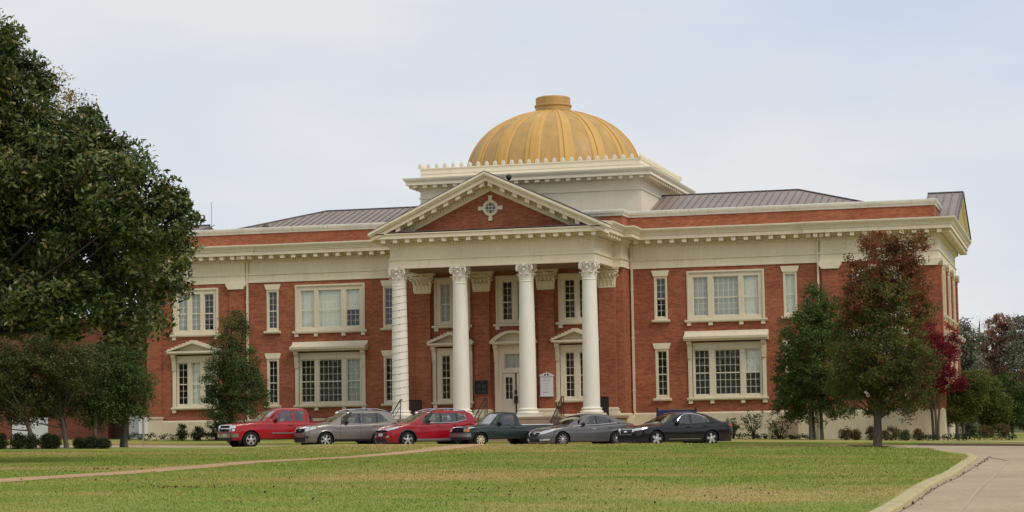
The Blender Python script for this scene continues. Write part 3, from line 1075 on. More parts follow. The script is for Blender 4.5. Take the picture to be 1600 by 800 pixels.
# ---------------------------------------------------------------- pediment
ZAP, SL = 14.56, (14.56 - 11.63) / 6.30
pd = MB()
def rake(b, t0, t1, y0, y1, xe=6.30, xi=0.0):
    for s in (-1, 1):
        b.prism([(s * xi, ZAP - t0 - SL * xi), (s * xe, ZAP - SL * xe - t0), (s * xe, ZAP - SL * xe - t1), (s * xi, ZAP - t1 - SL * xi)], y0, y1)
rake(pd, .0, .13, YF - 1.02, YF + .1, 6.40)
rake(pd, .13, .22, YF - .95, YF + .1, 6.36)
rake(pd, .22, .46, YF - .82, YF + .1, 6.33)
rake(pd, .46, .54, YF - .30, YF + .1, 5.9)
rake(pd, .54, .78, YF - .02, YF + .1, 5.5)
rake(pd, .78, .90, YF + .04, YF + .12, 5.35)
for s in (-1, 1):
    k = 9
    for j in range(k):
        x = .22 + j * .66
        z = ZAP - SL * x
        pd.prism([(s * (x - .12), z + SL * .12 - .455), (s * (x + .12), z - SL * .12 - .455), (s * (x + .12), z - SL * .12 - .66), (s * (x - .12), z + SL * .12 - .66)], YF - .72, YF - .28)
    k = 34
    for j in range(k):
        x = .10 + j * .155
        z = ZAP - SL * x
        pd.prism([(s * (x - .045), z + SL * .045 - .57), (s * (x + .045), z - SL * .045 - .57), (s * (x + .045), z - SL * .045 - .74), (s * (x - .045), z + SL * .045 - .74)], YF - .09, YF - .021)
PED = pd.build('pediment', M['cream'], HALL)
b = MB()
b.prism([(-5.4, 11.60), (5.4, 11.60), (0, ZAP - .55)], YF + .13, YF + .30)
b.build('tympanum', M['brick'], PED)
b = MB()
b.box(-6.4, 6.4, YF - .80, YF + .12, 11.602, 11.625)
b.build('pediment_flashing', M['roof_seam'], PED)
b = MB()
rake(b, -.05, -.002, YF - 1.0, 2.2, 6.38)
b.build('portico_roof', M['roof_edge'], HALL)
b = MB()
rake(b, .03, .2, YF + .11, 2.2, 6.2)
b.build('roof_underside', M['roof_seam'], HALL)
# oculus
b = MB()
vs, fs = [], []
zo, yo = 12.76, YF + .13
K = 28
for k in range(K):
    a = 2 * math.pi * k / K
    for r_, yy in ((.42, yo), (.42, yo - .07), (.36, yo - .09), (.27, yo - .05), (.26, yo + .02)):
        vs.append((r_ * math.cos(a), yy, zo + r_ * math.sin(a)))
for k in range(K):
    for q in range(4):
        k2 = (k + 1) % K
        fs.append((k * 5 + q, k2 * 5 + q, k2 * 5 + q + 1, k * 5 + q + 1))
b.add(vs, fs)
b.prism([(-.085, zo + .40), (.085, zo + .40), (.11, zo + .66), (-.11, zo + .66)], yo - .08, yo + .01)
b.prism([(-.11, zo - .66), (.11, zo - .66), (.085, zo - .40), (-.085, zo - .40)], yo - .08, yo + .01)
b.prism([(.40, zo - .085), (.66, zo - .11), (.66, zo + .11), (.40, zo + .085)], yo - .08, yo + .01)
b.prism([(-.66, zo - .11), (-.40, zo - .085), (-.40, zo + .085), (-.66, zo + .11)], yo - .08, yo + .01)
OC = b.build('oculus_window', M['trim'], HALL)
b = MB()
b.add([(.265 * math.cos(2 * math.pi * k / K), yo - .008, zo + .265 * math.sin(2 * math.pi * k / K)) for k in range(K)], [tuple(range(K))])
b.build('pane', plain('oculus_glass', (0.02, 0.025, 0.03), 0.05, spec=0.8), OC)
b = MB()
for o in (-.09, .09):
    b.box(o - .014, o + .014, yo - .03, yo - .012, zo - .25, zo + .25)
    b.box(-.25, .25, yo - .028, yo - .014, zo + o - .014, zo + o + .014)
b.build('muntin', M['sash'], OC)

# ---------------------------------------------------------------- roofs
ZR, YR, XR = 14.50, 7.65, 14.3
PIT_ = (ZR - 12.25) / (YR - .6)
def hip(b, mi=0):
    xe = XR + (YR - .6)
    v = [(-xe, .6, 12.25), (xe, .6, 12.25), (xe, 2 * YR - .6, 12.25), (-xe, 2 * YR - .6, 12.25), (-XR, YR, ZR), (XR, YR, ZR)]
    b.add(v, [(0, 1, 5, 4), (2, 3, 4, 5), (1, 2, 5), (3, 0, 4)], mi)
b = MB()
hip(b)
xe = XR + (YR - .6)
x = -xe + .3
while x < xe:
    if not (-6.2 < x < 6.2):
        tmax = min(1.0, (xe - abs(x)) / (YR - .6))
        y1 = .6 + (YR - .6) * tmax
        z1 = 12.25 + (ZR - 12.25) * tmax
        b.add([(x - .02, .6, 12.25), (x + .02, .6, 12.25), (x + .02, y1, z1), (x - .02, y1, z1),
               (x - .02, .6, 12.30), (x + .02, .6, 12.30), (x + .02, y1, z1 + .05), (x - .02, y1, z1 + .05)],
              [(4, 5, 6, 7), (0, 4, 7, 3), (1, 2, 6, 5), (0, 1, 5, 4)], 1)
    x += .42
ROOF = b.build('roof', [M['roof'], M['roof_seam']], HALL)
for s in (-1, 1):
    b = MB()
    b.tube([(s * 6.3, YR, ZR + .02), (s * XR, YR, ZR + .02), (s * xe, .6, 12.27)], .065, 6)
    b.build('ridge_cap', M['roof_edge'], ROOF)
# end gables
for s in (-1, 1):
    b = MB()
    gy0, gy1, gzt, gze = 1.1, 14.2, 13.95, 11.86
    xa, xb = (21.5 if s > 0 else -21.9), s * 23.45
    ym = (gy0 + gy1) / 2
    b.add([(xa, gy0, gze), (xb, gy0, gze), (xb, ym, gzt), (xa, ym, gzt), (xb, gy1, gze), (xa, gy1, gze)], [(0, 1, 2, 3), (3, 2, 4, 5)])
    for k in range(5):
        xx = s * (21.62 + k * .42)
        b.add([(xx - .02, gy0, gze + .05), (xx + .02, gy0, gze + .05), (xx + .02, ym, gzt + .05), (xx - .02, ym, gzt + .05), (xx - .02, gy0, gze), (xx + .02, gy0, gze), (xx + .02, ym, gzt), (xx - .02, ym, gzt)],
              [(0, 1, 2, 3), (0, 3, 7, 4), (1, 5, 6, 2)], 1)
    gr = b.build('gable_roof', [M['roof'], M['roof_seam']], HALL)
    b = MB()
    b.tube([(xa, ym, gzt + .03), (xb, ym, gzt + .03)], .06, 6)
    b.build('ridge_cap', M['roof_edge'], gr)
    b = MB()
    b.tube([(xb, gy0, gze), (xb, ym, gzt + .01), (xb, gy1, gze)], .05, 6)
    b.build('verge_trim', M['roof_edge'], gr)
    b = MB()
    x0, x1 = sorted((s * 22.5, s * 22.7))
    b.prism([(gy0 + .1, gze - .05), (gy1 - .1, gze - .05), (ym, gzt - .12)], x0, x1, 'yz')
    sg = (gzt - gze) / (ym - gy0)
    for t0, t1, o in ((.02, .16, .92), (.16, .40, .75), (.40, .52, .35)):
        x0, x1 = sorted((s * 22.6, s * (22.5 + o)))
        for sy, ya in ((1, gy0), (-1, gy1)):
            b.prism([(ya, gze - t0), (ym, gzt - t0), (ym, gzt - t1), (ya, gze - t1)], x0, x1, 'yz')
    b.build('gable_pediment', M['cream'], HALL)

# ---------------------------------------------------------------- east / west flank bays
for s in (-1, 1):
    Tm = Matrix.Translation((s * XE, 0, 0)) @ Matrix.Rotation(s * math.pi / 2, 4, 'Z')
    for yc in (3.4, 7.65, 11.9):
        c = yc if s > 0 else -yc
        b = MB(Tm)
        b.box(c - .8, c + .8, -.02, .0, 6.93, 9.45)
        architrave(b, c - 1.0, c + 1.0, 6.93, 9.54, 0.0)
        w = b.build('window', M['trim'], HALL)
        g_ = MB(Tm)
        for a in (-.70, .08):
            g_.add([(c + a, -.03, 7.1), (c + a + .62, -.03, 7.1), (c + a + .62, -.03, 9.2), (c + a, -.03, 9.2)], [(0, 1, 2, 3)])
        g_.build('pane', plain('flank_glass', (0.05, 0.06, 0.065), 0.05, spec=0.7), w)
        sill(w, c - 1.1, c + 1.1, 6.90, 0.0, (c - .9, c + .9), Tm)
        b = MB(Tm)
        b.box(c - .9, c + .9, -.02, .0, 2.75, 5.7)
        bracket(b, c - 1.0, 0.0, 2.75, 5.76)
        bracket(b, c + 1.0, 0.0, 2.75, 5.76)
        b.prism([(.01, 5.77), (-.5, 5.77), (-.58, 5.9), (-.58, 6.0), (-.3, 6.06), (-.1, 6.3), (.01, 6.31)], c - 1.2, c + 1.2, 'yz')
        w = b.build('window', M['trim'], HALL)
        g_ = MB(Tm)
        for a in (-.72, .08):
            g_.add([(c + a, -.03, 2.9), (c + a + .64, -.03, 2.9), (c + a + .64, -.03, 5.25), (c + a, -.03, 5.25)], [(0, 1, 2, 3)])
        g_.build('pane', bpy.data.materials['flank_glass'], w)
        sill(w, c - 1.1, c + 1.1, 2.73, 0.0, (c - .9, c + .9), Tm)
    for yc in (.55, 5.5, 9.8, 14.6):
        c = yc if s > 0 else -yc
        b = MB(Tm)
        b.box(c - .42, c + .42, -.12, .02, ZB - .05, 9.40)
        p = b.build('pilaster', M['brick'], HALL)
        b = MB(Tm)
        b.prism([(c - .44, 9.40), (c + .44, 9.40), (c + .58, 9.62), (c + .60, 9.76), (c - .60, 9.76), (c - .58, 9.62)], -.24, .02)
        b.build('cap', M['cream'], p)

# ---------------------------------------------------------------- cupola base and dome
CX, CY0, CY1 = 6.4, 1.8, 13.4
CU = MB()
CP = [(-CX, CY1), (-CX, CY0), (CX, CY0), (CX, CY1)]
CU.sweep([(0.0, 11.5), (0.0, 14.28), (.06, 14.30), (.06, 14.38), (.0, 14.40), (.0, 14.86), (.06, 14.88), (.08, 14.93), (.22, 14.98), (.24, 15.06), (.62, 15.07), (.62, 15.05), (.66, 15.05),
          (.66, 15.22), (.70, 15.24), (.78, 15.36), (.80, 15.44), (.0, 15.52), (-.02, 15.55), (-.02, 15.98), (.03, 16.0), (.03, 16.05), (-.4, 16.06), (-.4, 15.6)], CP, closed=True)
for i in range(4):
    a, c = Vector(CP[i]), Vector(CP[(i + 1) % 4])
    d = (c - a)
    L_ = d.length
    d.normalize()
    nn = Vector((d.y, -d.x))
    k = round((L_ + .3) / .60)
    for j in range(k + 1):
        s_ = -.15 + (L_ + .3) * j / k
        q = []
        for z in (14.90, 15.066):
            for s0, o in ((s_ - .115, .09), (s_ + .115, .09), (s_ + .115, .58), (s_ - .115, .58)):
                p = a + d * s0 + nn * o
                q.append((p.x, p.y, z))
        CU.add(q, [(0, 1, 2, 3), (4, 5, 6, 7), (0, 1, 5, 4), (1, 2, 6, 5), (2, 3, 7, 6), (3, 0, 4, 7)])
CUP = CU.build('cupola', M['cream_light'], HALL)
for i in range(4):
    a, c = Vector(CP[i]), Vector(CP[(i + 1) % 4])
    d = (c - a)
    L_ = d.length
    d.normalize()
    nn = Vector((d.y, -d.x))
    k = round(L_ / .5)
    for j in range(k):
        b = MB()
        p = a + d * (L_ * j / k) - nn * .03
        out_ = []
        for t in range(9):
            th = math.pi * t / 8
            out_.append((.115 * math.cos(th), .08 + .18 * math.sin(th) ** 1.5))
        pts = [(.09, 0)] + out_ + [(-.09, 0)]
        vs = []
        for o in (-.045, .045):
            for u_, z in pts:
                q = p + d * u_ + nn * o
                vs.append((q.x, q.y, 16.055 + z))
        n_ = len(pts)
        fs = [tuple(range(n_)), tuple(range(2 * n_ - 1, n_ - 1, -1))] + [(q, (q + 1) % n_, (q + 1) % n_ + n_, q + n_) for q in range(n_)]
        b.add(vs, fs)
        b.add([(p.x + nn.x * .05 + d.x * u_, p.y + nn.y * .05 + d.y * u_, 16.055 + z) for u_, z in ((-.05, .05), (.05, .05), (.04, .17), (0, .21), (-.04, .17))] + [(p.x + nn.x * .075, p.y + nn.y * .075, 16.17)],
              [(0, 1, 5), (1, 2, 5), (2, 3, 5), (3, 4, 5), (4, 0, 5)])
        b.build('finial', M['cream_light'], CUP)
b = MB()
b.add([(-CX, CY0, 15.7), (CX, CY0, 15.7), (CX, CY1, 15.7), (-CX, CY1, 15.7)], [(0, 1, 2, 3)])
b.build('cupola_roof', M['roof'], CUP)

DC = (0.0, 7.6)
RD, ZD0, HD = 5.12, 15.75, 4.06
def dome_r(z):
    t = max(0.0, min(1.0, (z - ZD0) / HD))
    return RD * math.sqrt(max(0, 1 - t ** 2.1))
b = MB()
prof = []
for q in range(40):
    a = q / 39 * math.pi / 2 * .86
    z = ZD0 + HD * math.sin(a)
    prof.append((dome_r(z), z))
prof += [(.9, prof[-1][1] + .03)]
b.lathe(prof, DC[0], DC[1], 96)
DOME = b.build('dome', M['gold'], HALL, smooth=30)
for k in range(16):
    az = -math.pi / 2 + k * math.pi / 8
    b = MB()
    for w0, h0, zlim in ((.46, .045, 0), (.15, .115, 0)):
        vs, fs = [], []
        for (r_, z) in prof[:-1]:
            ww = w0 * (.32 + .68 * r_ / RD)
            for lat, hh in ((-1, 0), (-.86, h0), (.86, h0), (1, 0)):
                rr = r_ + (hh - .01)
                x = rr * math.cos(az) - lat * ww * math.sin(az)
                y = rr * math.sin(az) + lat * ww * math.cos(az)
                vs.append((DC[0] + x, DC[1] + y, z + hh * .3))
        for i in range(len(prof) - 2):
            for q in range(3):
                fs.append((i * 4 + q, i * 4 + q + 1, (i + 1) * 4 + q + 1, (i + 1) * 4 + q))
        fs.append((0, 1, 2, 3))
        b.add(vs, fs)
    b.build('rib', M['gold_light'], DOME)
b = MB()
ZL = prof[-2][1]
b.lathe([(1.04, ZL - .35), (1.04, ZL + .34), (1.10, ZL + .36), (1.10, ZL + .44), (1.02, ZL + .47), (1.02, ZL + .86), (.98, ZL + .90), (.86, ZL + .94)], DC[0], DC[1], 48)
b.build('lantern', M['gold'], HALL if False else DOME, smooth=30)

# ---------------------------------------------------------------- downspouts, chimney
def downspout(x, y, ztop=10.95):
    b = MB()
    b.box(x - .055, x + .055, y - .13, y - .02, 2.1, ztop)
    b.tube([(x, y - .075, 2.12), (x + .03, y - .10, 1.95), (x - .12, y - .19, 1.6), (x - .14, y - .19, .4)], .06, 6)
    b.box(x - .12, x + .12, y - .17, y - .015, ztop - .02, ztop + .22)
    for z in (3.2, 6.0, 8.6):
        b.box(x - .09, x + .09, y - .135, y - .015, z, z + .06)
    b.build('downspout', M['trim'], HALL)
downspout(-16.22, 0.0)
downspout(16.22, 0.0)
downspout(6.17, 0.0)
downspout(-6.17, 0.0)
b = MB()
b.lathe([(.16, 12.2), (.16, 13.18), (.24, 13.2), (.24, 13.3), (.10, 13.42)], -16.5, 3.4, 14)
b.build('roof_vent', M['roof_edge'], HALL)

# ---------------------------------------------------------------- things on and at the hall
b = MB()
b.tube([(-23.55 + .75, 9.9, 13.6), (-23.55 + .75, 9.9, 15.7)], .02, 6)
tag(b.build('roof_antenna', M['galv']), 'thin upright antenna rod above the far left end of the hall roof', 'antenna')
b = MB()
pr = [(.02, 14.42)] + [(.155 * math.cos(a), 14.60 + .155 * math.sin(a)) for a in [(-80 + 20 * q) * math.pi / 180 for q in range(9)]]
b.lathe(pr, .43, -4.0, 18)
b.box(.38, .48, -4.05, -3.95, 14.2, 14.5)
tag(b.build('roof_lamp', M['iron'], smooth=40), 'round black ball-shaped lamp on the portico roof right of the gable peak', 'lamp')
# bronze plaque
b = MB()
b.box(-2.21, -1.49, YP - .05, YP - .002, 3.15, 3.86)
PLQ = b.build('wall_plaque', M['bronze'])
tag(PLQ, 'dark square bronze plaque on the brick pier left of the entrance door', 'plaque')
b = MB()
for a in ((-2.25, -2.21, 3.11, 3.90), (-1.49, -1.45, 3.11, 3.90)):
    b.box(a[0], a[1], YP - .065, YP - .002, a[2], a[3])
for z in (3.11, 3.86):
    b.box(-2.21, -1.49, YP - .063, YP - .002, z, z + .04)
b.build('plaque_frame', M['bronze_edge'], PLQ)
b = MB()
b.lathe([(.0, YP - .05), (.07, YP - .05), (.06, YP - .062), (0, YP - .062)], -1.85, 3.77, 12, axis='y', cap=False)
b.box(-2.12, -1.90, YP - .058, YP - .049, 3.45, 3.65)
b.box(-1.82, -1.60, YP - .058, YP - .049, 3.45, 3.65)
b.box(-2.12, -1.90, YP - .058, YP - .049, 3.22, 3.36)
b.box(-1.82, -1.60, YP - .058, YP - .049, 3.22, 3.36)
b.build('plaque_relief', plain('bronze_relief', (.055, .05, .05), .4, .4), PLQ)
# white notice board with broken pediment
xs0, xs1, ys = 1.45, 2.15, YP - .03
b = MB()
b.box(xs0, xs1, ys - .05, ys + .028, 2.99, 4.02)
b.box(xs0 - .03, xs1 + .03, ys - .07, ys + .028, 2.94, 2.99)
b.box(xs0 - .04, xs1 + .04, ys - .08, ys + .028, 4.02, 4.06)
xm = (xs0 + xs1) / 2
for s in (-1, 1):
    b.prism([(xm + s * .39, 4.06), (xm + s * .39, 4.085), (xm + s * .12, 4.21), (xm + s * .06, 4.21), (xm + s * .05, 4.17), (xm + s * .13, 4.14), (xm + s * .14, 4.062)], ys - .07, ys + .028)
b.prism([(xm - .025, 4.06), (xm + .025, 4.06), (xm + .03, 4.18), (xm, 4.25), (xm - .03, 4.18)], ys - .07, ys + .028)
SG = b.build('notice_board', M['signwhite'])
tag(SG, 'white wall notice board with a small broken pediment, right of the entrance door', 'sign')
b = MB()
for z, w, hgt in ((3.93, .25, .018), (3.83, .22, .016), (3.77, .19, .035), (3.63, .11, .02), (3.52, .08, .014), (3.38, .12, .014), (3.30, .15, .012)):
    n_ = int(w * 2 / .045)
    for k in range(n_):
        if (k * 7 + int(z * 100)) % 5 == 0:
            continue
        x = xm - w + (k + .1) * 2 * w / n_
        b.box(x, x + 2 * w / n_ * .72, ys - .053, ys - .0495, z, z + hgt)
b.build('small_print', M['greyink'], SG)
b = MB()
for k in range(6):
    b.box(xm - .20 + k * .048, xm - .165 + k * .048, ys - .053, ys - .0495, 3.155, 3.185)
b.build('dark_print', M['ink'], SG)

# cord of string lights spiralled round the left column
b = MB()
pts = []
turns = 17
for q in range(turns * 20 + 1):
    t = q / (turns * 20)
    a = 2 * math.pi * turns * t
    z = 2.45 + 6.3 * t
    r_ = .44 - .07 * ((z - 2.3) / 6.57) ** 1.7 + .016
    pts.append((-5.16 + r_ * math.cos(a), YC + r_ * math.sin(a), z))
b.tube(pts, .007, 5)
for q in range(0, len(pts), 4):
    x, y, z = pts[q]
    b.box(x - .013, x + .013, y - .013, y + .013, z - .035, z + .01)
tag(b.build('string_lights', M['string']), 'cord of string lights wound in a spiral round the leftmost portico column', 'string lights')

# iron railings of the porch
def side_rail(x, y0, y1, label):
    b = MB()
    z0, z1 = ZFL + .10, ZFL + 1.02
    b.box(x - .03, x + .03, y0, y1, z1 - .04, z1)
    b.box(x - .02, x + .02, y0, y1, z0, z0 + .03)
    k = int(abs(y1 - y0) / .11)
    for j in range(k + 1):
        y = y0 + (y1 - y0) * j / k
        w = .03 if j in (0, k) else .012
        b.box(x - w, x + w, y - w, y + w, ZFL if j in (0, k) else z0, z1 - .01)
    tag(b.build('porch_railing', M['iron']), label, 'railing')
side_rail(-5.2, -5.3, -2.2, 'black iron porch railing between the leftmost column and the wall')
side_rail(5.2, -5.3, -2.2, 'black iron porch railing between the rightmost column and the wall')
def stair_rail(x, label, dense):
    b = MB()
    yT, yB = -6.5, -8.8
    zT, zB = ZFL + 1.0, .68 + .95
    b.tube([(x, yT + .4, zT), (x, yT, zT), (x, yB, zB), (x, yB - .25, zB - .02)], .028, 6)
    b.tube([(x, yT, zT - .35), (x, yB, zB - .35)], .018, 6)
    b.tube([(x, yT, ZFL + .1), (x, yB, .72)], .018, 6)
    b.tube([(x, yT + .38, zT), (x, yT + .38, ZFL)], .025, 6)
    n_ = 16 if dense else 3
    for k in range(n_):
        t = k / (n_ - 1)
        y = yT + (yB - yT) * t
        b.tube([(x, y, zT + (zB - zT) * t), (x, y, (ZFL + (.55 - ZFL) * t))], .022 if k in (0, n_ - 1) else .011, 6)
    tag(b.build('stair_railing', M['iron']), label, 'railing')
stair_rail(-4.95, 'open sloping black stair railing in front of the leftmost column', False)
stair_rail(-.35, 'thin black stair railing before the entrance door, behind the green pickup', False)
stair_rail(3.75, 'close-barred black stair railing left of the rightmost column', True)

# blue panel on two dark posts behind the black sedan
b = MB()
zg = gz(10.5, -11)
BP = MB()
BP.box(9.66, 11.46, -11.04, -10.98, 1.25, 2.05)
BPo = BP.build('panel_sign', M['blue'])
tag(BPo, 'low blue panel sign on dark posts showing behind the black sedan roof', 'sign')
for x in (9.58, 11.46):
    b = MB()
    b.box(x, x + .08, -11.06, -10.96, zg - .1, 2.17)
    b.build('post', M['iron'], BPo)
b = MB()
b.box(9.66, 11.46, -11.05, -10.97, 2.05, 2.12)
b.build('top_board', M['wood'], BPo)
# white parking notice on a thin post, left
zg = gz(-16.03, -14)
b = MB()
b.box(-16.06, -16.0, -14.02, -13.98, zg - .1, 2.15)
PS = b.build('sign_post', M['galv'])
tag(PS, 'small white rectangular sign on a thin grey-green post left of the red pickup', 'sign')
b = MB()
b.box(-16.29, -15.79, -13.975, -13.955, 1.30, 2.12)
b.build('sign_plate', M['signwhite'], PS)
# ================================================================== CARS
def carpaint(name, c, flake=0.3, rough=0.32):
    m, t, b = newmat(name)
    n1 = noise(t, coords(t), 2.5, 4, 0.6)
    col = ramp(t, n1, [(0.3, tuple(x * .88 for x in c)), (0.7, c)])
    t.links.new(col, b.inputs['Base Color'])
    b.inputs['Metallic'].default_value = flake
    b.inputs['Roughness'].default_value = rough
    setspec(b, .25)
    b.inputs['Coat Weight'].default_value = 0.7
    b.inputs['Coat Roughness'].default_value = 0.02
    return m
M['tyre'] = plain('tyre_rubber', (0.016, 0.016, 0.016), 0.85, spec=0.2)
M['rim'] = plain('alloy_rim', (0.60, 0.59, 0.57), 0.30, 0.75)
M['rim_gold'] = plain('tan_steel_rim', (0.62, 0.52, 0.34), 0.45, 0.3)
M['rim_dark'] = plain('dark_hub', (0.03, 0.03, 0.03), 0.6)
M['chrome'] = plain('chrome', (0.78, 0.77, 0.75), 0.14, 1.0)
M['trimblk'] = plain('black_plastic', (0.022, 0.022, 0.023), 0.6)
M['lamp'] = plain('headlamp_lens', (0.66, 0.68, 0.70), 0.10, 0.35, 0.8, 0.8)
M['amber'] = plain('amber_lens', (0.60, 0.20, 0.04), 0.2)
M['tail'] = plain('tail_lens', (0.30, 0.012, 0.012), 0.15, 0, 0.6)
M['seat'] = plain('car_interior', (0.06, 0.06, 0.06), 0.9)
M['carglass'] = glass_mat('car_glass', (0.66, 0.73, 0.69), f0=0.12)
M['screenglass'] = glass_mat('windscreen_glass', (0.40, 0.47, 0.47), f0=0.30)
M['liner'] = plain('bed_rail_liner', (0.74, 0.74, 0.72), 0.5)

def itp(pts, x):
    if x <= pts[0][0]:
        return pts[0][1]
    for (a, b), (c, d) in zip(pts[:-1], pts[1:]):
        if x <= c:
            return b + (d - b) * (x - a) / max(c - a, 1e-9)
    return pts[-1][1]
def smooth_pts(pts, n=3):
    """one or two Chaikin passes so silhouettes bend smoothly"""
    for _ in range(n):
        q = [pts[0]]
        for (a, b), (c, d) in zip(pts[:-1], pts[1:]):
            q += [(a * .75 + c * .25, b * .75 + d * .25), (a * .25 + c * .75, b * .25 + d * .75)]
        q.append(pts[-1])
        pts = q
    return pts

def make_car(name, label, wheel_xy, rz, P, mat):
    """front at local x=0, tail at x=L, driver's side at -y; wheel_xy = world position of the near front wheel"""
    L_, Wd, Rw = P['L'], P['W'] / 2, P['R']
    xf, xr = P['fo'], P['fo'] + P['wb']
    c, s = math.cos(rz), math.sin(rz)
    ly = -(Wd - .10)
    ox = wheel_xy[0] - (c * xf - s * ly)
    oy = wheel_xy[1] - (s * xf + c * ly)
    mid = (ox + c * L_ / 2, oy + s * L_ / 2)
    zc = gz(wheel_xy[0], wheel_xy[1]) - 0.062
    root = empty(name, (ox, oy, zc), rz)
    # follow the slope of the drive along the car's axis
    tl = (ox + c * L_, oy + s * L_)
    root.rotation_euler = (0, -math.atan2(gz(*tl) - gz(ox, oy), L_), rz)
    tag(root, label, P['cat'], 'cars parked nose-in along the lawn edge')
    top = smooth_pts(P['top'], 2)
    plan = smooth_pts(P['plan'], 2)
    zs = P['sill']
    rear_z = P.get('rz', zs + .05)
    def hw(x):
        return Wd * itp(plan, x)
    def zt(x):
        return itp(top, x)
    def sillz(x):
        return itp([(0, P.get('fz', zs - .02)), (xf - Rw, P.get('fz', zs - .02)), (xf, zs), (xr, zs), (xr + Rw, rear_z), (L_, rear_z)], x)
    def frontx(x, z):
        """rake of the nose and of the tail"""
        k = max(0, 1 - x / .55)
        x += k * itp(P['nose'], z)
        k = max(0, 1 - (L_ - x) / .45)
        x -= k * itp(P['tail'], z)
        return x
    def side(x, t):
        """t 0..1 from sill to shoulder"""
        w = hw(x)
        z0, z1 = sillz(x), zt(x) - .03
        z = z0 + (z1 - z0) * t
        bulge = itp([(0, -.09), (.08, -.035), (.30, 0.0), (.62, .0), (.70, -.012), (.9, -.022), (1, -.05)], t)
        flare = .018 * max(0, 1 - abs(x - xf) / .55) + .018 * max(0, 1 - abs(x - xr) / .55)
        return w + bulge + flare * (1 if t < .7 else .3), z
    xs = sorted(set([0, .02, .06, .12, .2, .3, .42] + [i * .06 for i in range(8, int(L_ / .06) - 6)] + [L_ - q for q in (.42, .3, .2, .12, .06, .02, 0)]))
    ts = [0, .05, .1, .17, .25, .33, .41, .49, .57, .65, .72, .8, .88, .95, 1]
    nt_ = len(ts)
    ra = Rw * 1.17
    zw = Rw
    b = MB()
    rows = []
    for sgn in (-1, 1):
        grid, ins = [], []
        for x in xs:
            col_, ic = [], []
            for t in ts:
                w, z = side(x, t)
                px, pz, inside = x, z, False
                for xc in (xf, xr):
                    d = math.hypot(x - xc, z - zw)
                    if d < ra:
                        inside = True
                        if d < 1e-6:
                            d, dx, dz = 1, 0, 1
                        else:
                            dx, dz = (x - xc) / d, (z - zw) / d
                        px, pz = xc + dx * ra, zw + dz * ra
                col_.append((frontx(px, pz), sgn * w, pz))
                ic.append(inside)
            grid.append(col_)
            ins.append(ic)
        base = len(b.v)
        b.v += [p for col_ in grid for p in col_]
        for i in range(len(xs) - 1):
            for j in range(nt_ - 1):
                if ins[i][j] and ins[i + 1][j] and ins[i][j + 1] and ins[i + 1][j + 1]:
                    continue
                b.f.append((base + i * nt_ + j, base + (i + 1) * nt_ + j, base + (i + 1) * nt_ + j + 1, base + i * nt_ + j + 1))
                b.mi.append(0)
        rows.append((base, grid))
    # hood / deck surface between both shoulders
    tb = len(b.v)
    M_ = 8
    for i, x in enumerate(xs):
        w0 = rows[0][1][i][-1]
        z = zt(x)
        for k in range(M_ + 1):
            u = -1 + 2 * k / M_
            e_ = abs(u) ** 6
            b.v.append((w0[0] + itp(P['nose'], z) * 0, u * abs(w0[1]), (z + .022 * (1 - u * u)) * (1 - e_) + w0[2] * e_))
    for i in range(len(xs) - 1):
        for k in range(M_):
            b.f.append((tb + i * (M_ + 1) + k, tb + i * (M_ + 1) + k + 1, tb + (i + 1) * (M_ + 1) + k + 1, tb + (i + 1) * (M_ + 1) + k))
            b.mi.append(0)
    # nose and tail caps
    for i in (0, len(xs) - 1):
        for j in range(nt_ - 1):
            a0, a1 = rows[0][0] + i * nt_ + j, rows[0][0] + i * nt_ + j + 1
            c0, c1 = rows[1][0] + i * nt_ + j, rows[1][0] + i * nt_ + j + 1
            b.f.append((a0, a1, c1, c0))
            b.mi.append(0)
    # greenhouse
    roof = smooth_pts(P['roof'], 2)
    x0, x1 = roof[0][0], roof[-1][0]
    gx = sorted(set([x0 + (x1 - x0) * k / 46 for k in range(47)]))
    def belt(x):
        return zt(x) - .02
    th = P.get('tumble', .30)
    def gw(x, z):
        zb = belt(x)
        return hw(min(max(x, .6), L_ - .5)) - .075 - th * max(0, z - zb)
    gb = len(b.v)
    for x in gx:
        zr = max(itp(roof, x), belt(x) + .002)
        hgt = zr - belt(x)
        e1 = min(.07, hgt * .4)
        wA, wB, wC = gw(x, belt(x)), gw(x, zr - e1), gw(x, zr) - min(.10, hgt * .35)
        for y, z in ((-wA, belt(x)), (-wB, zr - e1), (-wC, zr - e1 * .12), (-wC * .5, zr + .012), (0, zr + .02), (wC * .5, zr + .012), (wC, zr - e1 * .12), (wB, zr - e1), (wA, belt(x))):
            b.v.append((x, y, z))
    for i in range(len(gx) - 1):
        xm = (gx[i] + gx[i + 1]) / 2
        for k in range(8):
            top_f = 2 <= k <= 5
            if top_f and (P['ws'][0] < xm < P['ws'][1] or P['rw'][0] < xm < P['rw'][1]):
                continue
            if k in (0, 7) and any(a < xm < c_ for a, c_ in P['sw_x']):
                continue
            b.f.append((gb + i * 9 + k, gb + i * 9 + k + 1, gb + (i + 1) * 9 + k + 1, gb + (i + 1) * 9 + k))
            b.mi.append(0)
    if P['cat'] == 'pickup':
        n_ = gb + (len(gx) - 1) * 9
        b.f.append(tuple(range(n_, n_ + 9)))
        b.mi.append(0)
    body = b.build('body', mat, root, smooth=32)
